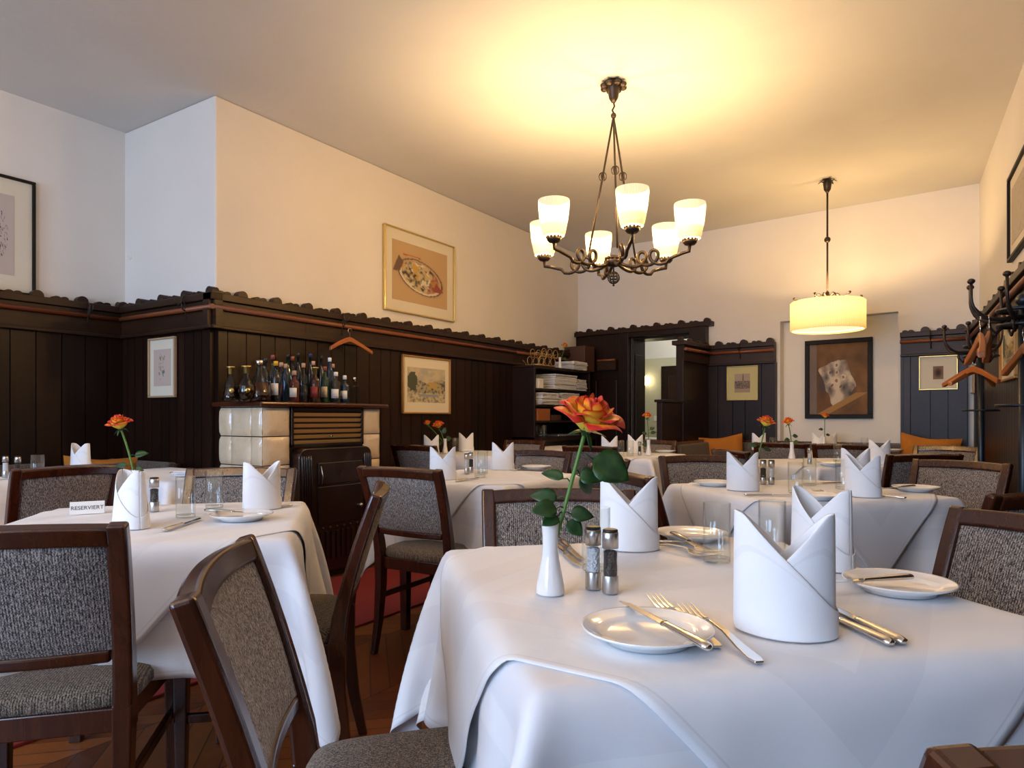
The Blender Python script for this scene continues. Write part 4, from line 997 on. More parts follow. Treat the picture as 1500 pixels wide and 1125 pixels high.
# ---------------------------------------------------------------- hangers
def hanger_mesh(t, w=.21, drop=.085):
    mb = MB(); us = [-1+.1*i for i in range(21)]
    path = [(u*w, .02*(u*u), -.075-drop*abs(u)**1.25) for u in us]
    mb.sweep(path, (0, 1, 0), (0, 0, 1), [.007+.006*abs(u) for u in us], [.019-.006*abs(u) for u in us]); mb.build('wooden_shoulder', M['hanger'], t, bevel=.005)
    mb = MB(); mb.tube([(0, 0, -.065), (0, 0, -.035), (.002, 0, -.028)]+[(.018*math.sin(a)+.0, 0, -.012+.018*-math.cos(a)) for a in [.3+i*.42 for i in range(11)]], .0022, 6); mb.build('wire_hook', M['steel'], t)
def hanger(p, rz, label):
    t = thing('coat_hanger', p, rz, label, 'hanger', 'wooden coat hangers'); hanger_mesh(t); return t
hanger((-3.93+.15, 3.63, 1.71), -PI/2, 'wooden coat hanger on the panelling hook right of the bottles')
# ---------------------------------------------------------------- tableware
TT = TZ+.0035
def make_napkin():
    mb = MB(); H = .165; n = 28
    def ell(a, z, off): # slightly boat-shaped base that narrows upwards
        k = z/H; rx = (.060+off)*(1-.02*k); ry = (.040+off)*(1-.35*k)
        return (rx*math.cos(a), ry*math.sin(a), z)
    uvs = []
    for side in (1, -1):
        for lay, rev in ((0, False), (1, True)):
            cols = []
            for i in range(n+1):
                u = i/n; k = (1+math.cos(PI*u))/2; k = k if not rev else 1-k         # k: 1 at its peak end
                # sheet: hypotenuse from the peak down to near the foot
                top = H*(.20+.80*k**.98) ; peak = .012*math.exp(-((1-k)/.05)**2); top = top-peak*.5
                a = PI*u*side; off = .0035*lay
                cols.append([ell(a, top*j/9, off+.002*math.sin(3*a)) for j in range(10)]); uvs.append([(.017*0+ (1-j/9)*top*1.0+.004, .2) for j in range(10)])
            if side < 0: cols = list(reversed(cols))
            mb.grid(cols)
    o = mb.build('folded_napkin', M['napkin'], None, solid=.0022); me = o.data
    uvl = me.uv_layers.new(name='UVMap'); fl = [q for r in uvs for q in r]
    # hem distance measured from the sloping upper edge
    for l in me.loops: uvl.data[l.index].uv = fl[l.vertex_index]
    o.modifiers.new('s', 'SUBSURF').render_levels = 1; o['category'] = 'napkin'; return o
def napkin(x, y, deg, label, s=1.0):
    q = P(x, y, TT); o = place('napkin', make_napkin, (q.x, q.y, TT), math.radians(deg), label, 'upright folded white napkins'); o.scale = (s, s, s); return o
def make_glass():
    mb = MB(); r, h = .0275, .122
    mb.lathe([(r*.93, 0), (r, .003), (r, h-.0005), (r-.0008, h), (r-.0016, h-.0005), (r-.0018, .003), (r*.93, 0)], 28, cap=False)
    t = thing('drinking_glass', (0, 0, 0), 0, 'x', 'glass'); mb.build('glass_wall', M['glass'], t)
    mb = MB(); mb.lathe([(0, .0005), (r*.90, .0005), (r*.955, .003), (r*.93, .0095), (r*.75, .0088), (0, .0078)], 28, cap=False); mb.build('thick_base', M['glass'], t); return t
def glass(x, y, label):
    q = P(x, y, TT); return place('glass', make_glass, (q.x, q.y, TT), 0, label, 'straight clear tumblers')
def make_plate():
    mb = MB(); R = .088
    mb.lathe([(0, .006), (.052, .006), (.060, .008), (.066, .0125), (.069, .0125), (R-.003, .0185), (R, .0195), (R-.0005, .0165), (.062, .006), (.058, .0), (.052, .0), (.050, .003), (0, .003)], 56, cap=False)
    o = mb.build('side_plate', M['china']); o['category'] = 'plate'; return o
def plate(x, y, label):
    q = P(x, y, TT); return place('plate', make_plate, (q.x, q.y, TT), 0, label, 'white bread plates')
def make_mill(fill):
    def f():
        t = thing('spice_mill', (0, 0, 0), 0, 'x', 'mill'); r = .0138; h = .108
        mb = MB(); mb.lathe([(r, 0), (r, .030)], 20); mb.build('base_ring', M['brushed'], t, bevel=.0008)
        mb = MB(); mb.lathe([(r-.0005, .030), (r-.0005, .076)], 20, cap=False); mb.lathe([(r-.002, .076), (r-.002, .030)], 20, cap=False); mb.build('clear_body', M['acryl'], t)
        mb = MB(); pr = [(0, .0305), (r-.0022, .0305)]+[(r-.0024+.0003*math.sin(k*7), .031+k*.0038) for k in range(11)]+[(r-.005, .0715), (0, .073)]; mb.lathe(pr, 20, cap=False); mb.build('filling', M[fill], t)
        mb = MB(); mb.lathe([(r, .076), (r, h-.006), (r-.001, h-.005)], 20); mb.build('steel_top', M['brushed'], t)
        mb = MB(); mb.lathe([(r-.0008, h-.005), (r-.0008, h-.0015), (r-.003, h)], 20); mb.build('black_lid', M['black'], t)
        return t
    return f
def mill(x, y, fill, label):
    q = P(x, y, TT); return place('mill'+fill, make_mill(fill), (q.x, q.y, TT), random.uniform(0, 3), label, 'slim steel salt and pepper mills')
def make_vase():
    mb = MB(); pr = [(0, 0), (.0235, 0), (.0245, .003), (.0238, .012), (.0195, .035), (.0150, .058), (.0130, .078), (.0135, .100), (.0150, .120), (.0152, .122), (.0135, .121), (.0118, .10), (.0112, .078), (.010, .03), (0, .02)]
    mb.lathe(pr, 32, cap=False); o = mb.build('bud_vase', M['china']); o['category'] = 'vase'; return o
def vase(x, y, label):
    q = P(x, y, TT); return place('vase', make_vase, (q.x, q.y, TT), 0, label, 'white porcelain bud vases')
def petal(Mx, R, h, width, curl, open_, seed, mb, uvs):
    """petal on a cup of radius R, height h; curl turns the rim outwards"""
    rnd = random.Random(seed); n, m_ = 9, 8; pts = []
    for i in range(n):
        u = i/(n-1); col = []
        for j in range(m_):
            v = j/(m_-1); wv = math.sin(PI*min(1, .16+v*.62))**.8; a = (u-.5)*width*wv*1.0
            edge = (abs(2*u-1))**3
            rr = R*(.25+.75*math.sin(min(1, v*1.5)*PI/2))*(1+open_*v)+curl*R*max(0, v-.66)**1.5*2.2+R*.05*math.sin(5*u+seed*1.7)*v
            z = h*(v-.13*edge*v*v) - curl*h*max(0, v-.78)**1.2*1.5 + .05*h*math.sin(6*u+seed)*v*v
            if v > .95: z += h*.05*(1-abs(2*u-1))
            col.append(Mx @ Vector((rr*math.cos(a), rr*math.sin(a), z)))
            uvs.append((u, v))
        pts.append(col)
    mb.grid(pts)
def leaf(mb, p0, dr, L, W, up=(0, 0, 1), droop=.3, fold=.18):
    dr = Vector(dr).normalized(); s = dr.cross(Vector(up)).normalized(); nrm = s.cross(dr).normalized(); pts = []
    for j in range(9):
        v = j/8; w = W*math.sin(PI*min(1, v**.8))**.75*(1-.15*v) if 0 < j < 8 else .0005
        c = Vector(p0)+dr*L*v-nrm*droop*L*v*v
        pts.append([c-s*w+nrm*fold*w, c-s*w*.5+nrm*fold*w*.4, c, c+s*w*.5+nrm*fold*w*.4, c+s*w+nrm*fold*w])
    mb.grid(pts)
def rose(base, head, tilt, size, leaves, label, seed=1, simple=False, open_=.25):
    """base = vase mouth, head = calyx point; tilt = direction the bloom looks"""
    base, head = Vector(base), Vector(head); t = thing('rose', base, 0, label, 'flower', None if not simple else 'orange and red roses in bud vases')
    b0 = Vector((0, 0, -.06)); hd = head-base; mid = hd*.5+Vector((.008, .004, 0)); zax = Vector(tilt).normalized()
    path = []; c1 = Vector((0, 0, 0)); hd_in = hd-zax*.03
    for k in range(13):
        u = k/12; path.append((1-u)**3*b0+3*(1-u)**2*u*(b0.lerp(mid, .6))+3*(1-u)*u*u*(mid.lerp(hd_in, .5))+u**3*hd)
    mb = MB(); mb.tube(path, [.0032*(.8+size*4)]*12+[.004], 8); mb.build('stem', M['stem'], t)
    Mx = Matrix.Translation(hd) @ zax.to_track_quat('Z', 'Y').to_matrix().to_4x4()
    mb = MB(); s = size; mb.lathe([(0, -.10*s), (.06*s, -.08*s), (.12*s, .03*s), (.14*s, .12*s)], 12, Mx, cap=False)
    for k in range(5):
        a = 2*PI*k/5+seed; d_ = Mx.to_3x3() @ Vector((math.cos(a)*1.2, math.sin(a)*1.2, .2 if k % 2 else -.7)); p0 = Mx @ Vector((math.cos(a)*.1*s, math.sin(a)*.1*s, .02*s)); leaf(mb, p0, d_, .42*s, .07*s, zax, .25)
    mb.build('calyx', M['leaf'], t, solid=.0006)
    mb = MB(); uvs = []
    layers = [(3, .08, .92, 2.8, .0, 0), (4, .15, .96, 2.3, .10, .05), (5, .22, .93, 2.0, .30, .10), (5, .29, .88, 1.9, .55, open_*.5), (5, .36, .78, 1.8, .95, open_*.8), (4, .40, .66, 1.7, 1.4, open_)]
    if simple: layers = layers[:1]+layers[2:]
    c_ = 0
    for li, (n_, R, h, w, cu, op) in enumerate(layers):
        for k in range(n_):
            a = 2*PI*k/n_+li*1.13+seed; petal(Mx @ Matrix.Translation((0, 0, .04*s)) @ Matrix.Rotation(a, 4, 'Z'), R*s, h*s*(.86 if not simple else .95), w, cu, op, seed*31+c_, mb, uvs); c_ += 1
    o = mb.build('bloom', M['petal'], t, solid=.0008 if s > .05 else .0006); uvl = o.data.uv_layers.new(name='UVMap')
    for l in o.data.loops: uvl.data[l.index].uv = uvs[l.vertex_index]
    sm = o.modifiers.new('s', 'SUBSURF'); sm.levels = sm.render_levels = 1
    for (u, d_, L, W, dr) in leaves:
        k = u*12; i = min(11, int(k)); p0 = path[i].lerp(path[i+1], k-i); D = Vector(d_).normalized()
        mb = MB(); q_ = p0+D*L*.30; mb.tube([p0, p0+D*L*.15+Vector((0, 0, .004)), q_], .0011, 5); leaf(mb, q_, D, L*.8, W*1.15, Zv*.55-Fv*.85, dr); mb.build('leaf', M['leaf'], t, solid=.0005)
    return t
Rv = Vector((cs, sn, 0)); Fv = Vector((-sn, cs, 0)); Zv = Vector((0, 0, 1))
def V3(l, d, z): return Rv*l+Fv*d+Zv*z
def at_depth(x, y, d): return Rv*((x-750)/FPX*d)+Fv*d+Zv*(HC-(y-HY)/FPX*d)
def depth(q): return Vector(q).dot(Fv)

# cutlery: lies along local +y from handle end (0) to tip (L)
def make_knife(L=.20):
    def f():
        t = thing('table_knife', (0, 0, 0), 0, 'x', 'knife')
        mb = MB(); mb.tube([(0, 0, .004), (0, .003, .004), (0, .010, .0045), (0, .05, .0045), (0, L*.44, .0040), (0, L*.46, .004)], [.0018, .0062, .0074, .0064, .0050, .0060], 12, flat=.62); mb.build('handle', M['steel'], t)
        mb = MB(); pts = []
        for k in range(9):
            v = k/8; y = L*.45+L*.55*v; w = .0085*(1-.1*v)*(1 if v < .8 else math.sqrt(max(.02, 1-((v-.8)/.2)**2)))+.0004
            pts.append([(-.0045, y, .0032), (-.0045+w, y, .0024+.0008), (-.0045+w*1.4, y, .0030)])
        mb.grid(pts, False); mb.build('blade', M['steel'], t, solid=.0012)
        return t
    return f
def make_fork():
    t = thing('table_fork', (0, 0, 0), 0, 'x', 'fork'); L = .195
    mb = MB(); ys = [0, .01, .04, .08, .115, .130]; zs_ = [.002, .0025, .005, .011, .012, .009]
    mb.sweep([(0, y, z) for y, z in zip(ys, zs_)], (1, 0, 0), (0, 0, 1), [.005, .0075, .006, .0035, .003, .004], [.0012, .0014, .0014, .0016, .0016, .0013]); mb.build('handle', M['steel'], t, bevel=.0008)
    mb = MB(); mb.sweep([(0, .128, .009), (0, .136, .006), (0, .150, .0045)], (1, 0, 0), (0, 0, 1), [.004, .010, .0118], [.0012, .001, .0009])
    for k in range(4):
        x = -.0099+.0066*k; mb.sweep([(x, .148, .0045), (x, .165, .0055), (x*.97, .195, .0115)], (1, 0, 0), (0, 0, 1), [.0019, .0015, .0006], [.0010, .0009, .0005])
    mb.build('tines', M['steel'], t, bevel=.0004); return t
def lay(kind, h, tip, label, z=TT, L=None, pitch=0):
    """h, tip: photo pixels of handle end and tip on the table"""
    a, b = P(h[0], h[1], z), P(tip[0], tip[1], z); rz = math.atan2(b.y-a.y, b.x-a.x)-PI/2
    if kind == 'knife': o = place('knife', make_knife(), (a.x, a.y, z), rz, label, 'polished steel table knives')
    else: o = place('fork', make_fork, (a.x, a.y, z), rz, label, 'polished steel table forks')
    s_ = 1.15 if kind == 'fork' else 1.12; o.scale = (s_, s_, s_)
    o.rotation_euler = (pitch, 0, rz); return o
# ---- nearest table (T1)
napkin(1150, 925, 14, 'biggest napkin, bluish-lit, in the right foreground beside the dinner forks', 1.06)
napkin(1203, 830, -24, 'napkin standing right behind the biggest one, beside the right-hand plate', 1.0)
napkin(922, 803, 20, 'napkin leaning right, behind the two mills on the nearest table', 1.04)
napkin_s = [o for o in COL.objects if o.name.startswith('folded_napkin')]
plate(948, 936, 'white bread plate in front with a butter knife across it, nearest to the camera')
plate(1316, 865, 'white bread plate at the right end of the nearest table')
plate(1013, 790, 'white bread plate partly hidden behind the tall glass on the nearest table')
glass(1050, 823, 'tumbler standing alone in the middle of the nearest table')
glass(873, 835, 'tumbler right behind the salt mill on the nearest table')
glass(1131, 818, 'tumbler half hidden between the two right-hand napkins')
mill(869, 862, 'salt', 'mill filled with white salt beside the tall bud vase on the nearest table')
mill(894, 868, 'pepper', 'mill filled with black pepper on the nearest table')
v1 = vase(806, 869, 'white bud vase holding the big rose on the nearest table')
q = Vector(v1.location)+Zv*.115; dq = depth(q)
rose(q, at_depth(857, 633, dq), V3(.30, -.35, 1), .074,
     [(.42, V3(-1, -.1, .25), .055, .014, .35), (.36, V3(-.8, -.6, .1), .058, .016, .3), (.32, V3(1, -.3, .1), .045, .014, .5), (.30, V3(.7, -.4, -.5), .04, .014, .4),
      (.55, V3(-.9, .2, .5), .05, .010, .6), (.80, V3(.75, -.2, -.35), .085, .030, .2), (.60, V3(.6, -.3, .1), .04, .015, .8), (.66, V3(.5, .1, -.6), .05, .014, .4), (.33, V3(-.6, -.5, -.25), .045, .012, .1)],
     'large orange and red rose with green leaves, rising from the nearest bud vase', 2, open_=.55)
lay('fork', (1052, 950), (962, 886), 'small fork touching the front plate, left one of the pair')
lay('fork', (1113, 973), (1003, 897), 'dinner fork lying between the front plate and the biggest napkin')
lay('knife', (1040, 955), (955, 908), 'butter knife lying across the front plate', TT+.019)
lay('knife', (1308, 948), (1190, 893), 'front one of two knives sticking out right of the biggest napkin')
lay('knife', (1326, 946), (1210, 888), 'rear one of two knives sticking out right of the biggest napkin')
lay('knife', (1337, 848), (1212, 856), 'knife lying across the right-hand plate of the nearest table', TT+.019)
lay('fork', (937, 797), (1008, 812), 'fork behind the centre tumbler, tines to the right, rear one')
lay('fork', (955, 792), (1022, 808), 'fork behind the centre tumbler, tines to the right, front one')
lay('knife', (984, 783), (1027, 802), 'knife on the plate behind the centre tumbler', TT+.019)
lay('knife', (822, 794), (853, 822), 'upper one of two knives right of the bud vase')
lay('knife', (815, 800), (846, 828), 'lower one of two knives right of the bud vase')
# ---- left foreground table (T2)
napkin(192, 772, -8, 'napkin with two peaks beside the reservation tent on the left table', .98)
napkin(385, 745, 75, 'pointed napkin seen end-on at the right side of the left table', .98)
glass(272, 758, 'front one of the two tumblers on the left table'); glass(314, 744, 'rear one of the two tumblers on the left table')
plate(354, 761, 'white plate with a knife on it before the pointed napkin, left table')
lay('knife', (300, 749), (397, 754), 'knife on the plate of the left table', TT+.019)
lay('knife', (240, 779), (284, 764), 'knife lying in front of the tumblers on the left table'); lay('knife', (428, 742), (340, 749), 'knife behind the pointed napkin, left table')
mill(226, 749, 'pepper', 'mill half hidden behind the two-peaked napkin on the left table')
v2 = vase(200, 742, 'white bud vase hidden behind the two-peaked napkin on the left table')
q = Vector(v2.location)+Zv*.115; dq = depth(q)
rose(q, at_depth(177, 629, dq), V3(-.1, -.25, 1), .058, [(.5, V3(1, .0, .25), .055, .012, .2), (.35, V3(-1, 0, .1), .055, .010, .3), (.32, V3(.9, -.2, -.1), .035, .011, .3), (.05, V3(.3, -.7, -.6), .05, .014, .2)],
     'orange and red rose against the dark panelling on the left table', 5)
def card(x, y, deg, s, label, text='RESERVIERT'):
    q = P(x, y, TT); t = thing('reservation_sign', q, math.radians(deg), label, 'sign'); w, h, dd = .080*s, .032*s, .013*s
    mb = MB(); mb.grid([[(-w/2, -dd, 0), (-w/2, -dd*.12, h), (-w/2, dd*.12, h), (-w/2, dd, 0)], [(w/2, -dd, 0), (w/2, -dd*.12, h), (w/2, dd*.12, h), (w/2, dd, 0)]], False); mb.build('folded_card', M['paper'], t, solid=.0012)
    cu = bpy.data.curves.new('lettering', 'FONT'); cu.body = text; cu.size = .0145*s; cu.align_x = 'CENTER'; cu.align_y = 'CENTER'; cu.extrude = .0002
    tmp = bpy.data.objects.new('tmp', cu); COL.objects.link(tmp); dg = bpy.context.evaluated_depsgraph_get(); me = bpy.data.meshes.new_from_object(tmp.evaluated_get(dg)); bpy.data.objects.remove(tmp)
    me.materials.clear(); me.materials.append(M['ink']); o = bpy.data.objects.new('lettering', me); COL.objects.link(o); o.parent = t
    a = math.atan2(h, dd*.88); o.location = (0, -dd*.56-.0011, h*.5); o.rotation_euler = (a, 0, 0); return t
card(128, 752, 62, 1.15, 'white tent card reading RESERVIERT on the left foreground table')
card(27, 701, 40, 1.0, 'white reservation tent card on the table at the left photo edge')
card(686, 664, 30, 1.0, 'small white reservation tent card on the table beyond the stove')
# ---- middle table (T3)
napkin(649, 702, 35, 'napkin at the left front corner of the middle table'); napkin(737, 688, 30, 'napkin at the right side of the middle table')
glass(703, 699, 'front tumbler on the middle table'); glass(707, 694, 'rear tumbler on the middle table')
mill(684, 694, 'salt', 'mill filled with salt on the middle table'); mill(690, 692, 'pepper', 'mill filled with pepper on the middle table')
plate(786, 687, 'white plate at the right end of the middle table')
lay('knife', (668, 706), (704, 700), 'knife at the front edge of the middle table'); lay('knife', (752, 690), (784, 683), 'knife beside the right napkin of the middle table')
# ---- second right-hand table (T4)
napkin(1088, 718, 10, 'napkin at the left side of the second right-hand table, beside two mills'); napkin(1264, 727, -10, 'front napkin at the right side of the second right-hand table')
napkin(1254, 706, 20, 'napkin hiding behind the front right one on the second right-hand table')
mill(1118, 709, 'pepper', 'left mill on the second right-hand table'); mill(1130, 709, 'salt', 'right mill on the second right-hand table')
glass(1165, 722, 'tumbler at the front of the second right-hand table'); glass(1186, 711, 'tumbler behind the front one on the second right-hand table'); glass(1234, 716, 'tumbler left of the right napkin, second right-hand table')
plate(1046, 711, 'white plate at the left corner of the second right-hand table'); plate(1342, 719, 'white plate at the right corner of the second right-hand table'); plate(1195, 731, 'white plate at the front edge of the second right-hand table')
lay('knife', (1090, 726), (1152, 726), 'knife below the left napkin of the second right-hand table'); lay('fork', (1220, 729), (1192, 720), 'fork on the second right-hand table before the tumblers')
lay('knife', (1328, 731), (1280, 727), 'knife below the right napkin of the second right-hand table'); lay('knife', (1340, 713), (1292, 717), 'knife across the right-corner plate, second right-hand table', TT+.019)
lay('knife', (1232, 708), (1192, 709), 'knife behind the tumblers of the second right-hand table')
v4 = vase(1106, 704, 'white bud vase behind the left napkin of the second right-hand table'); q = Vector(v4.location)+Zv*.115; dq = depth(q)
rose(q, at_depth(1121, 625, dq), V3(.15, -.2, 1), .062, [(.5, V3(-1, 0, .1), .055, .012, .3), (.45, V3(1, 0, -.2), .05, .012, .2), (.3, V3(-.8, -.3, -.2), .05, .012, .2)], 'biggest of the three roses in front of the niche wall, leftmost one', 7)
# ---- table under the drum lamp (T6)
napkin(1289, 680, 15, 'napkin on the table under the drum lamp, leftwards leaning sail shape'); mill(1186, 680, 'salt', 'salt mill on the table under the drum lamp')
glass(1227, 677, 'tumbler on the table under the drum lamp'); plate(1218, 682, 'plate on the table under the drum lamp')
v6 = vase(1160, 672, 'slender white bud vase on the table under the drum lamp'); q = Vector(v6.location)+Zv*.115; dq = depth(q)
rose(q, at_depth(1155, 622, dq), V3(-.2, -.2, 1), .058, [(.5, V3(1, 0, .1), .05, .016, .2), (.4, V3(-.9, -.3, -.1), .05, .016, .3), (.3, V3(.5, -.6, .0), .05, .018, .2)], 'dark orange rose in the slender vase under the drum lamp', 4, True)
# ---- doorway table (T5)
napkin(893, 668, 20, 'napkin on the doorway table behind the rose bloom'); napkin(931, 664, 25, 'napkin left of the vase on the doorway table')
glass(909, 668, 'left tumbler on the doorway table'); glass(923, 668, 'right tumbler on the doorway table'); mill(937, 667, 'pepper', 'pepper mill left of the vase on the doorway table')
plate(975, 663, 'plate at the right end of the doorway table')
v5 = vase(950, 667, 'white bud vase on the doorway table'); q = Vector(v5.location)+Zv*.115; dq = depth(q)
rose(q, at_depth(948, 613, dq), V3(0, -.2, 1), .055, [(.55, V3(1, 0, .5), .05, .014, .1), (.4, V3(-1, 0, .5), .05, .014, .1), (.45, V3(1, 0, .2), .06, .014, .1), (.1, V3(-1, -.2, .1), .05, .02, .1)], 'orange rose seen against the lit doorway', 3, True)
# ---- farthest table (T7)
napkin(1112, 659, 30, 'napkin at the left end of the farthest table'); napkin(1200, 658, 10, 'napkin below the painting, left of the far rose'); napkin(1217, 657, 40, 'napkin below the painting, right of the far rose')
glass(1132, 661, 'tumbler at the left end of the farthest table'); glass(1266, 662, 'tumbler at the right end of the farthest table'); plate(1240, 660, 'plate in the middle of the farthest table'); plate(1308, 661, 'plate at the right end of the farthest table')
v7 = vase(1207, 659, 'white bud vase hidden between napkins on the farthest table'); q = Vector(v7.location)+Zv*.115; dq = depth(q)
rose(q, at_depth(1208, 612, dq), V3(.1, -.2, 1), .052, [(.5, V3(-1, 0, .1), .05, .014, .2), (.3, V3(1, 0, .1), .05, .014, .2)], 'small orange rose right below the dark painting', 6, True)
# ---- left edge table (T8) and corner table (T9)
napkin(118, 691, 12, 'napkin rising above the chair back in the recess'); glass(55, 704, 'dim tumbler at the far left'); mill(8, 699, 'salt', 'salt mill cut by the left photo edge'); mill(26, 700, 'pepper', 'pepper mill near the left photo edge')
v8 = vase(-22, 699, 'white bud vase just outside the left photo edge'); q = Vector(v8.location)+Zv*.115; dq = depth(q)
rose(q, at_depth(-26, 625, dq), V3(0, -.2, 1), .055, [(.45, V3(1, 0, .75), .075, .006, .1), (.3, V3(1, -.2, .2), .05, .016, .3)], 'rose at the left photo edge of which only leaves show', 8, True)
plate(276, 697, 'plate under folded linen on the corner table')
def linen_stack(p, rz, w, d, hh, k, label, seed=0):
    """a pile of folded cloths: each one a countable thing"""
    rnd = random.Random(seed); z = p[2]
    for i in range(k):
        th = hh/k; mb = MB(); a, b = w*rnd.uniform(.94, 1.0), d*rnd.uniform(.94, 1.0); n = 6
        prof = [(-a/2+.0, 0)]
        for l in range(2):      # three visible folds, rounded at the front
            z0, z1 = th*l/2+.0004, th*(l+1)/2-.0006
            oy = rnd.uniform(-.009, .009); mb.sweep([(x+oy, oy+rnd.uniform(-.003, .003), (z0+z1)/2+.0012*math.sin(x*40+i+l)) for x in np.linspace(-a/2, a/2, 9)], (0, 1, 0), (0, 0, 1), [b/2-rnd.uniform(0, .006) for _ in range(9)], (z1-z0)/2*rnd.uniform(.6, .95))
        o = mb.build('folded_linen', M['napkin'], bevel=min(.0018, th*.12)); o.location = (p[0]+rnd.uniform(-.004, .004), p[1]+rnd.uniform(-.004, .004), z); o.rotation_euler = (0, 0, rz+rnd.uniform(-.03, .03))
        pos = 'bottom' if i == 0 else ('top' if i == k-1 else '%s from the bottom' % ['', 'second', 'third', 'fourth', 'fifth', 'sixth', 'seventh', 'eighth'][i])
        tag(o, 'folded cloth, %s of the %s' % (pos, label), 'linen', label); z += th
q = P(276, 697, TT+.019); linen_stack((q.x, q.y, TT+.02), .2, .12, .09, .022, 2, 'small pile on the corner table', 1)
# ---- table beyond the stove (T10)
napkin(632, 665, 30, 'left napkin on the table beyond the stove'); napkin(683, 661, 28, 'right napkin on the table beyond the stove', 1.05); glass(667, 662, 'tumbler on the table beyond the stove')
v10 = vase(652, 664, 'bud vase among the leaves on the table beyond the stove'); q = Vector(v10.location)+Zv*.115; dq = depth(q)
rose(q, at_depth(643, 627, dq), V3(-.2, -.3, 1), .07, [(.5, V3(.3, 0, 1), .07, .02, .1), (.3, V3(.9, 0, .3), .06, .024, .1), (.2, V3(-1, 0, -.2), .07, .02, .1)], 'larger orange rose of the pair beyond the stove', 9, True)
rose(q+Vector((.004, .004, 0)), at_depth(627, 623, dq+.15), V3(-.3, -.1, 1), .05, [(.3, V3(-1, 0, .0), .05, .014, .1)], 'smaller yellow rose of the pair beyond the stove', 10, True)
q = P(765, 655, TT); plate(765, 655, 'plate under folded linen on the side table'); linen_stack((q.x, q.y, TT+.02), 0, .15, .11, .03, 3, 'small pile on the side table', 2)

# ---------------------------------------------------------------- linen shelves at the far left corner
sh = thing('shelf_unit', (-3.93, 6.06, 0), 0, 'dark open shelf unit holding folded linen in the far left corner', 'shelf'); SL, SDp = 1.30, .30
for y_ in (0, SL-.03): mb = MB(); mb.box(0, SDp, y_, y_+.03, 0, 1.575); mb.build('side_panel', M['panel'], sh, bevel=.003)
for z in (1.60, 1.36, 1.19, 1.02):
    mb = MB(); mb.box(0.0, SDp, .0 if z > 1.5 else .03, SL if z > 1.5 else SL-.03, z-.022, z); mb.build('shelf_board', M['panel_x'], sh, bevel=.003)
mb = MB(); mb.box(0, SDp+.08, .0, SL, .80, .85); mb.box(.02, SDp+.03, .03, SL-.03, 0, .80); mb.build('counter', M['panel'], sh, bevel=.004)
mb = MB(); mb.box(-.01, .012, .03, SL-.03, .85, 1.58); mb.build('back_panel', M['stove'], sh)
Y0 = 6.06
linen_stack((-3.73, Y0+.62, 1.361), PI/2, .52, .30, .165, 6, 'tall linen pile on the upper shelf', 3)
linen_stack((-3.73, Y0+1.02, 1.361), PI/2, .24, .28, .13, 5, 'right-hand linen pile on the upper shelf', 4)
linen_stack((-3.73, Y0+.28, 1.191), PI/2, .36, .28, .125, 6, 'left-hand linen pile on the middle shelf', 5)
linen_stack((-3.73, Y0+.75, 1.191), PI/2, .42, .28, .135, 6, 'right-hand linen pile on the middle shelf', 6)
linen_stack((-3.74, Y0+1.02, 1.601), PI/2, .34, .26, .10, 5, 'linen pile on top of the shelf unit', 7)
o = MB().box(-.09, .09, -.13, .13, 0, .125).build('storage_box', M['hanger'], bevel=.003); o.location = (-3.72, Y0+.20, 1.021); tag(o, 'red-brown wooden box on the lower linen shelf', 'box')
o = MB().box(-.09, .09, -.10, .10, 0, .06).build('storage_box', M['board'], bevel=.003); o.location = (-3.72, Y0+.47, 1.021); tag(o, 'low grey-brown box on the lower linen shelf', 'box')
o = MB().box(-.07, .07, -.05, .05, 0, .10).build('paper_carton', M['paper'], bevel=.002); o.location = (-3.69, Y0+.12, 1.361); tag(o, 'small cream carton at the left end of the upper linen shelf', 'box')
for i, (dx, dy) in enumerate(((.18, .12), (.26, .17), (.18, .24))):
    g = place('glass', make_glass, (-3.87+dx, Y0+dy, .851), 0, ['tumbler on the dark counter, rear left', 'tumbler on the dark counter, front', 'tumbler on the dark counter, rear right'][i], 'tumblers on the dark counter')
o = MB().box(-.13, .13, -.25, .25, 0, .018).build('serving_tray', M['brushed'], bevel=.004); o.location = (-3.68, Y0+.62, .851); tag(o, 'flat silvery tray on the dark counter under the shelves', 'tray')
vt = place('vase', make_vase, (-3.66, Y0+.60, 1.601), 0, 'white bud vase on top of the linen shelves', 'white porcelain bud vases')
q = Vector(vt.location)+Zv*.115; rose(q, at_depth(827, 509, depth(q)), V3(.1, -.2, 1), .055, [(.3, V3(1, 0, -.3), .06, .018, .2), (.4, V3(-.7, 0, .4), .05, .018, .1)], 'yellow-orange rose on top of the linen shelves', 12, True)
# wire bottle rack
wr = thing('wine_rack', (-3.70, Y0+.20, 1.601), 0, 'empty brass wire wine rack on top of the linen shelves', 'rack'); mb = MB()
for xx in (-.07, .07):
    for k in range(3):
        for l in range(2):
            c0 = Vector((xx, -.06+k*.125+l*.06, .055+l*.085)); mb.tube([c0+Vector((0, .05*math.cos(a), .045*math.sin(a))) for a in [2*PI*i/16 for i in range(16)]], .0035, 5, closed=True)
mb.build('wire_rings', M['brass'], wr); mb = MB()
for k in range(4):
    for l in range(2): mb.tube([(-.07, -.10+k*.12, .012+l*.12), (.07, -.10+k*.12, .012+l*.12)], .003, 5)
mb.tube([(-.07, -.14, .02), (-.07, -.20, .05)], .003, 5); mb.tube([(-.07, -.14, .02), (-.07, -.14, .003), (.07, -.14, .003)], .003, 5); mb.build('cross_wires', M['brass'], wr)
o = MB(); o.box(0, .30, 0, .22, 0, .30); bx = o.build('wall_cupboard', M['board'], bevel=.004); q = fwp(FL-.32, .13, 1.603)
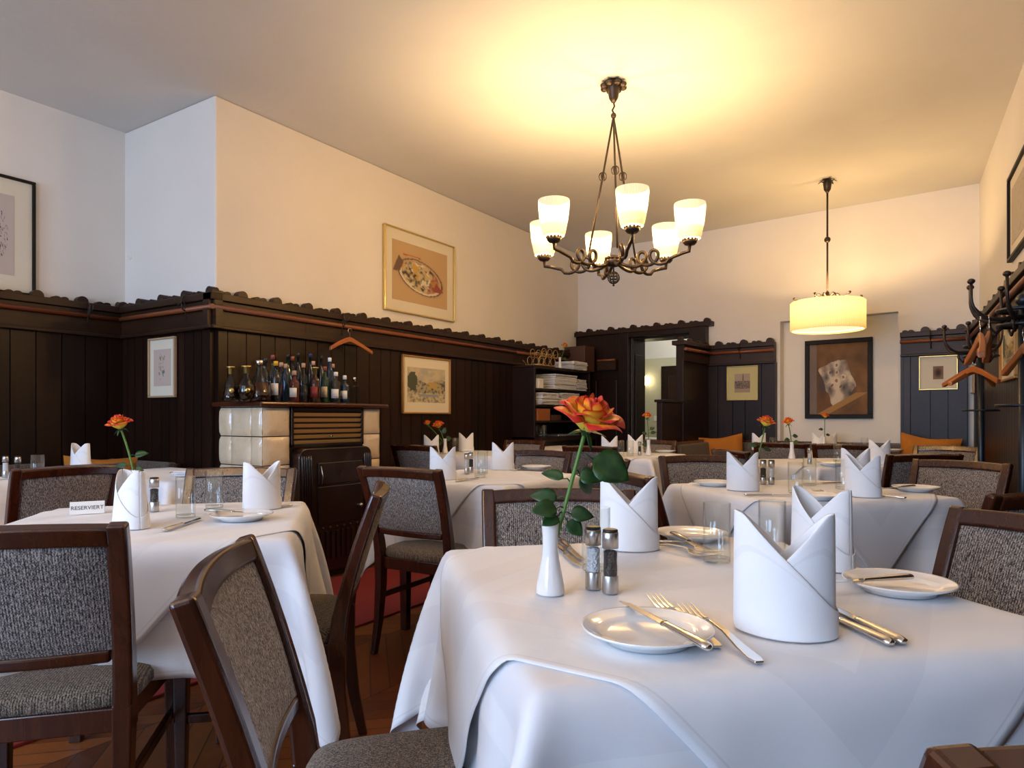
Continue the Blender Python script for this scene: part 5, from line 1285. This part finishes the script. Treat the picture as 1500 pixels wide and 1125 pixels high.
bx.location = q; bx.rotation_euler = (0, 0, fwrot); tag(bx, 'plain brown wooden cabinet box in the far left corner above the shelves', 'cabinet')

# ---------------------------------------------------------------- passage behind the doorway
wl = thing('wall_lamp', fwp(S(-4.07)+0, -2.05, 1.57), fwrot, 'round glowing wall lamp in the passage behind the doorway', 'lamp')
mb = MB(); mb.ball((0, .07, 0), .072, 18); mb.build('glass_globe', M['glow'], wl); mb = MB(); mb.lathe([(.05, 0), (.045, .02)], 18, Matrix.Rotation(-PI/2, 4, 'X')); mb.build('base', M['brass'], wl)
wl.location = fwp(S(-3.0)+0, -2.05, 1.57)
rr = ray(950); n_ = Vector((-math.sin(fwrot), math.cos(fwrot), 0)); dd = ((B-n_*2.05).dot(n_))/rr.dot(n_); q = rr*dd; wl.location = (q.x, q.y, HC+(HY-558)/1000*dd); LAMPQ = Vector(wl.location)+n_*.09
rr = ray(962); dd = ((B-n_*2.05).dot(n_))/rr.dot(n_); q = rr*dd; sw = MB().box(-.04, .04, 0, .012, -.04, .04).build('light_switch', M['white'], bevel=.003); sw.location = (q.x, q.y, HC-(613-612)/1000*dd); sw.rotation_euler = (0, 0, fwrot); tag(sw, 'white light switch below the round wall lamp', 'switch')
rr = ray(971); dd = ((B-n_*2.05).dot(n_))/rr.dot(n_); q = rr*dd
dz = HC+(HY-537)/1000*dd; mb = MB(); mb.box(-.95, 0, 0, .06, 0, dz); dr_ = struct(mb.build('door_2', M['panel'], bevel=.004)); dr_.location = (q.x, q.y, 0); dr_.rotation_euler = (0, 0, fwrot)
mb = MB(); mb.box(-.83, -.12, .06, .075, .1, dz-.14); mb.build('door_panel', M['panel_x'], dr_, bevel=.01)
hc = thing('passage_table', (q.x+.0, q.y-.55, 0), fwrot, 'small table under white cloth glimpsed through the doorway', 'table')
mb = MB(); mb.box(-.5, .25, -.3, .3, .74, .76); mb.build('tabletop', M['chair'], hc)
for sx in (-.45, .2):
    for sy in (-.25, .25): mb = MB(); mb.box(sx-.02, sx+.02, sy-.02, sy+.02, 0, .74); mb.build('leg', M['chair'], hc)
mb = MB(); mb.box(-.51, .26, -.31, .31, .761, .768); mb.box(-.515, -.51, -.31, .31, .45, .768); mb.box(.26, .265, -.31, .31, .45, .768); mb.box(-.51, .26, -.315, -.31, .45, .768); mb.box(-.51, .26, .31, .315, .45, .768)
o = mb.build('tablecloth', M['napkin'], bevel=.002); o.location = hc.location; o.rotation_euler = (0, 0, fwrot); tag(o, 'white cloth on the small passage table seen through the doorway', 'tablecloth')

# ---------------------------------------------------------------- coat stands and hangers on the right
def coat_stand(x, y, h, rz, label, rr=.17, narms=6):
    t = thing('coat_stand', (x, y, 0), rz, label, 'coat stand', 'iron coat stands on the right')
    mb = MB(); mb.tube([(0, 0, .02), (0, 0, h)], .018, 10); mb.ball((0, 0, h+.0), .028, 10); mb.build('pole', M['ironblue'], t)
    mb = MB()
    for k in range(3):
        a = 2*PI*k/3+.3; mb.tube([(0, 0, .14), (.08*math.cos(a), .08*math.sin(a), .06), (.13*math.cos(a), .13*math.sin(a), .012)], .011, 7)
    mb.build('foot', M['ironblue'], t)
    mb = MB()
    for z in (h-.10, h-.04):
        mb = MB(); mb.tube([(.085*math.cos(a), .085*math.sin(a), z) for a in [2*PI*i/24 for i in range(24)]], .008, 6, closed=True); mb.tube([(-.085, 0, z), (.085, 0, z)], .006, 6); mb.tube([(0, -.085, z), (0, .085, z)], .006, 6); mb.build('ring', M['ironblue'], t)
    mb = MB()
    mb.tube([(.09*math.cos(a), .09*math.sin(a), h-.42) for a in [2*PI*i/24 for i in range(24)]], .006, 6, closed=True); mb.tube([(0, 0, h-.42), (.09, 0, h-.42)], .005, 6); mb.tube([(0, 0, h-.42), (-.09, 0, h-.42)], .005, 6)
    mb.build('lower_ring', M['ironblue'], t)
    for k in range(narms):
        a = math.radians(62+k*236/(narms-1))-rz; R_ = Matrix.Rotation(a, 4, 'Z'); mb = MB()
        mb.tube([(.02, 0, h-.07), (.08, 0, h-.075)]+[(rr-.09+.09*math.sin(q_), 0, h+.015-.09*math.cos(q_)) for q_ in [PI/2*j/7 for j in range(8)]]+[(rr, 0, h+.07)], [.009]*3+[.0085]*4+[.006]*4, 7, M=R_); mb.ball((rr, 0, h+.08), .0145, 10, R_, sz=.8)
        mb.tube([(.05, 0, h-.08), (.10, 0, h-.13), (.12, 0, h-.11), (.125, 0, h-.09)], .006, 6, M=R_); mb.build('hook_arm', M['iron'], t)
    return t
q1 = ray(1437)*4.05; q2 = ray(1499)*2.72
SH1, SH2 = HC+(HY-490)/1000*4.05-.03, HC+(HY-432)/1000*2.72-.02
coat_stand(q1.x, q1.y, SH1, 0, 'black iron coat stand in the far right, nearer the corner', .20)
coat_stand(q2.x, q2.y, SH2, 0, 'black iron coat stand cut by the right photo edge', .19)
def hang_at(x, y, d, rz, label):
    q = at_depth(x, y, d); return hanger(q, rz, label)
def tip(k, stand, h, rr, rot): a = 2*PI*k/6+rot; return Vector(stand)+Vector((.122*math.cos(a), .122*math.sin(a), h-.105))
hang_at(1436, 466, 2.68, 1.66, 'upper wooden hanger on the right coat stand, turned edge-on, front')
hang_at(1449, 464, 2.72, 1.50, 'upper wooden hanger on the right coat stand, turned edge-on, rear')
hang_at(1425, 522, 4.0, 2.25, 'lower wooden hanger spread towards the left on the far coat stand')
hang_at(1429, 524, 4.08, 1.0, 'lower wooden hanger turned away on the far coat stand')
hang_at(1500, 482, 2.66, 1.72, 'wooden hanger cut by the right photo edge')

# ---------------------------------------------------------------- carpet, wall button
o = MB().box(-3.38, -2.50, -1.2, 6.0, .0005, .012).build('carpet_runner', M['redcarpet'], bevel=.003); tag(o, 'long plain red carpet runner on the parquet along the left side', 'carpet')
d_, xx = on_y(191, 2.62); o = MB().lathe([(0, .012), (.022, .010), (.028, .004), (.028, 0)], 20, Matrix.Rotation(PI/2, 4, 'X'), cap=False).build('wall_cover', M['plaster'])
o.location = (xx, 2.62, HC+(HY-375)/1000*d_); tag(o, 'small round white cover plate on the bluish short wall', 'cover plate')

# ---------------------------------------------------------------- light
def area(name, loc, rot, sx, sy, power, color):
    l = bpy.data.lights.new(name, 'AREA'); l.shape = 'RECTANGLE'; l.size = sx; l.size_y = sy; l.energy = power; l.color = color
    o = bpy.data.objects.new(name, l); COL.objects.link(o); o.location = loc; o.rotation_euler = rot; return o
for i, (a, b) in enumerate(wins):
    area('window_daylight', ((a+b)/2, YB-.35, 1.75), (PI/2, 0, 0), b-a, 1.7, DAYP, (.44, .66, 1.0))
for i, q in enumerate(LIGHTS):
    l = bpy.data.lights.new('lamp_bulb', 'POINT'); l.energy = BULBP if i < 6 else BULBP*.66; l.color = (1, .66, .32); l.shadow_soft_size = .03; o = bpy.data.objects.new('lamp_bulb', l); COL.objects.link(o); o.location = q
for q in REAR_FILL:
    l = bpy.data.lights.new('rear_fill_light', 'POINT'); l.energy = REAR_FILL_P; l.color = (1, .66, .32); l.shadow_soft_size = .03; o = bpy.data.objects.new('rear_fill_light', l); COL.objects.link(o); o.location = q
l = bpy.data.lights.new('passage_bulb', 'POINT'); l.energy = 14; l.color = (1, .80, .5); l.shadow_soft_size = .07; o = bpy.data.objects.new('passage_bulb', l); COL.objects.link(o); o.location = LAMPQ-n_*.22
l = bpy.data.lights.new('passage_ceiling_bulb', 'POINT'); l.energy = 16; l.color = (1, .92, .8); l.shadow_soft_size = .1; o = bpy.data.objects.new('passage_ceiling_bulb', l); COL.objects.link(o); o.location = fwp(S(-3.2), -1.2, 2.3)
w = bpy.data.worlds.new('world'); sc.world = w; w.use_nodes = True; bg = w.node_tree.nodes['Background']; bg.inputs[0].default_value = (.6, .75, 1, 1); bg.inputs[1].default_value = .6
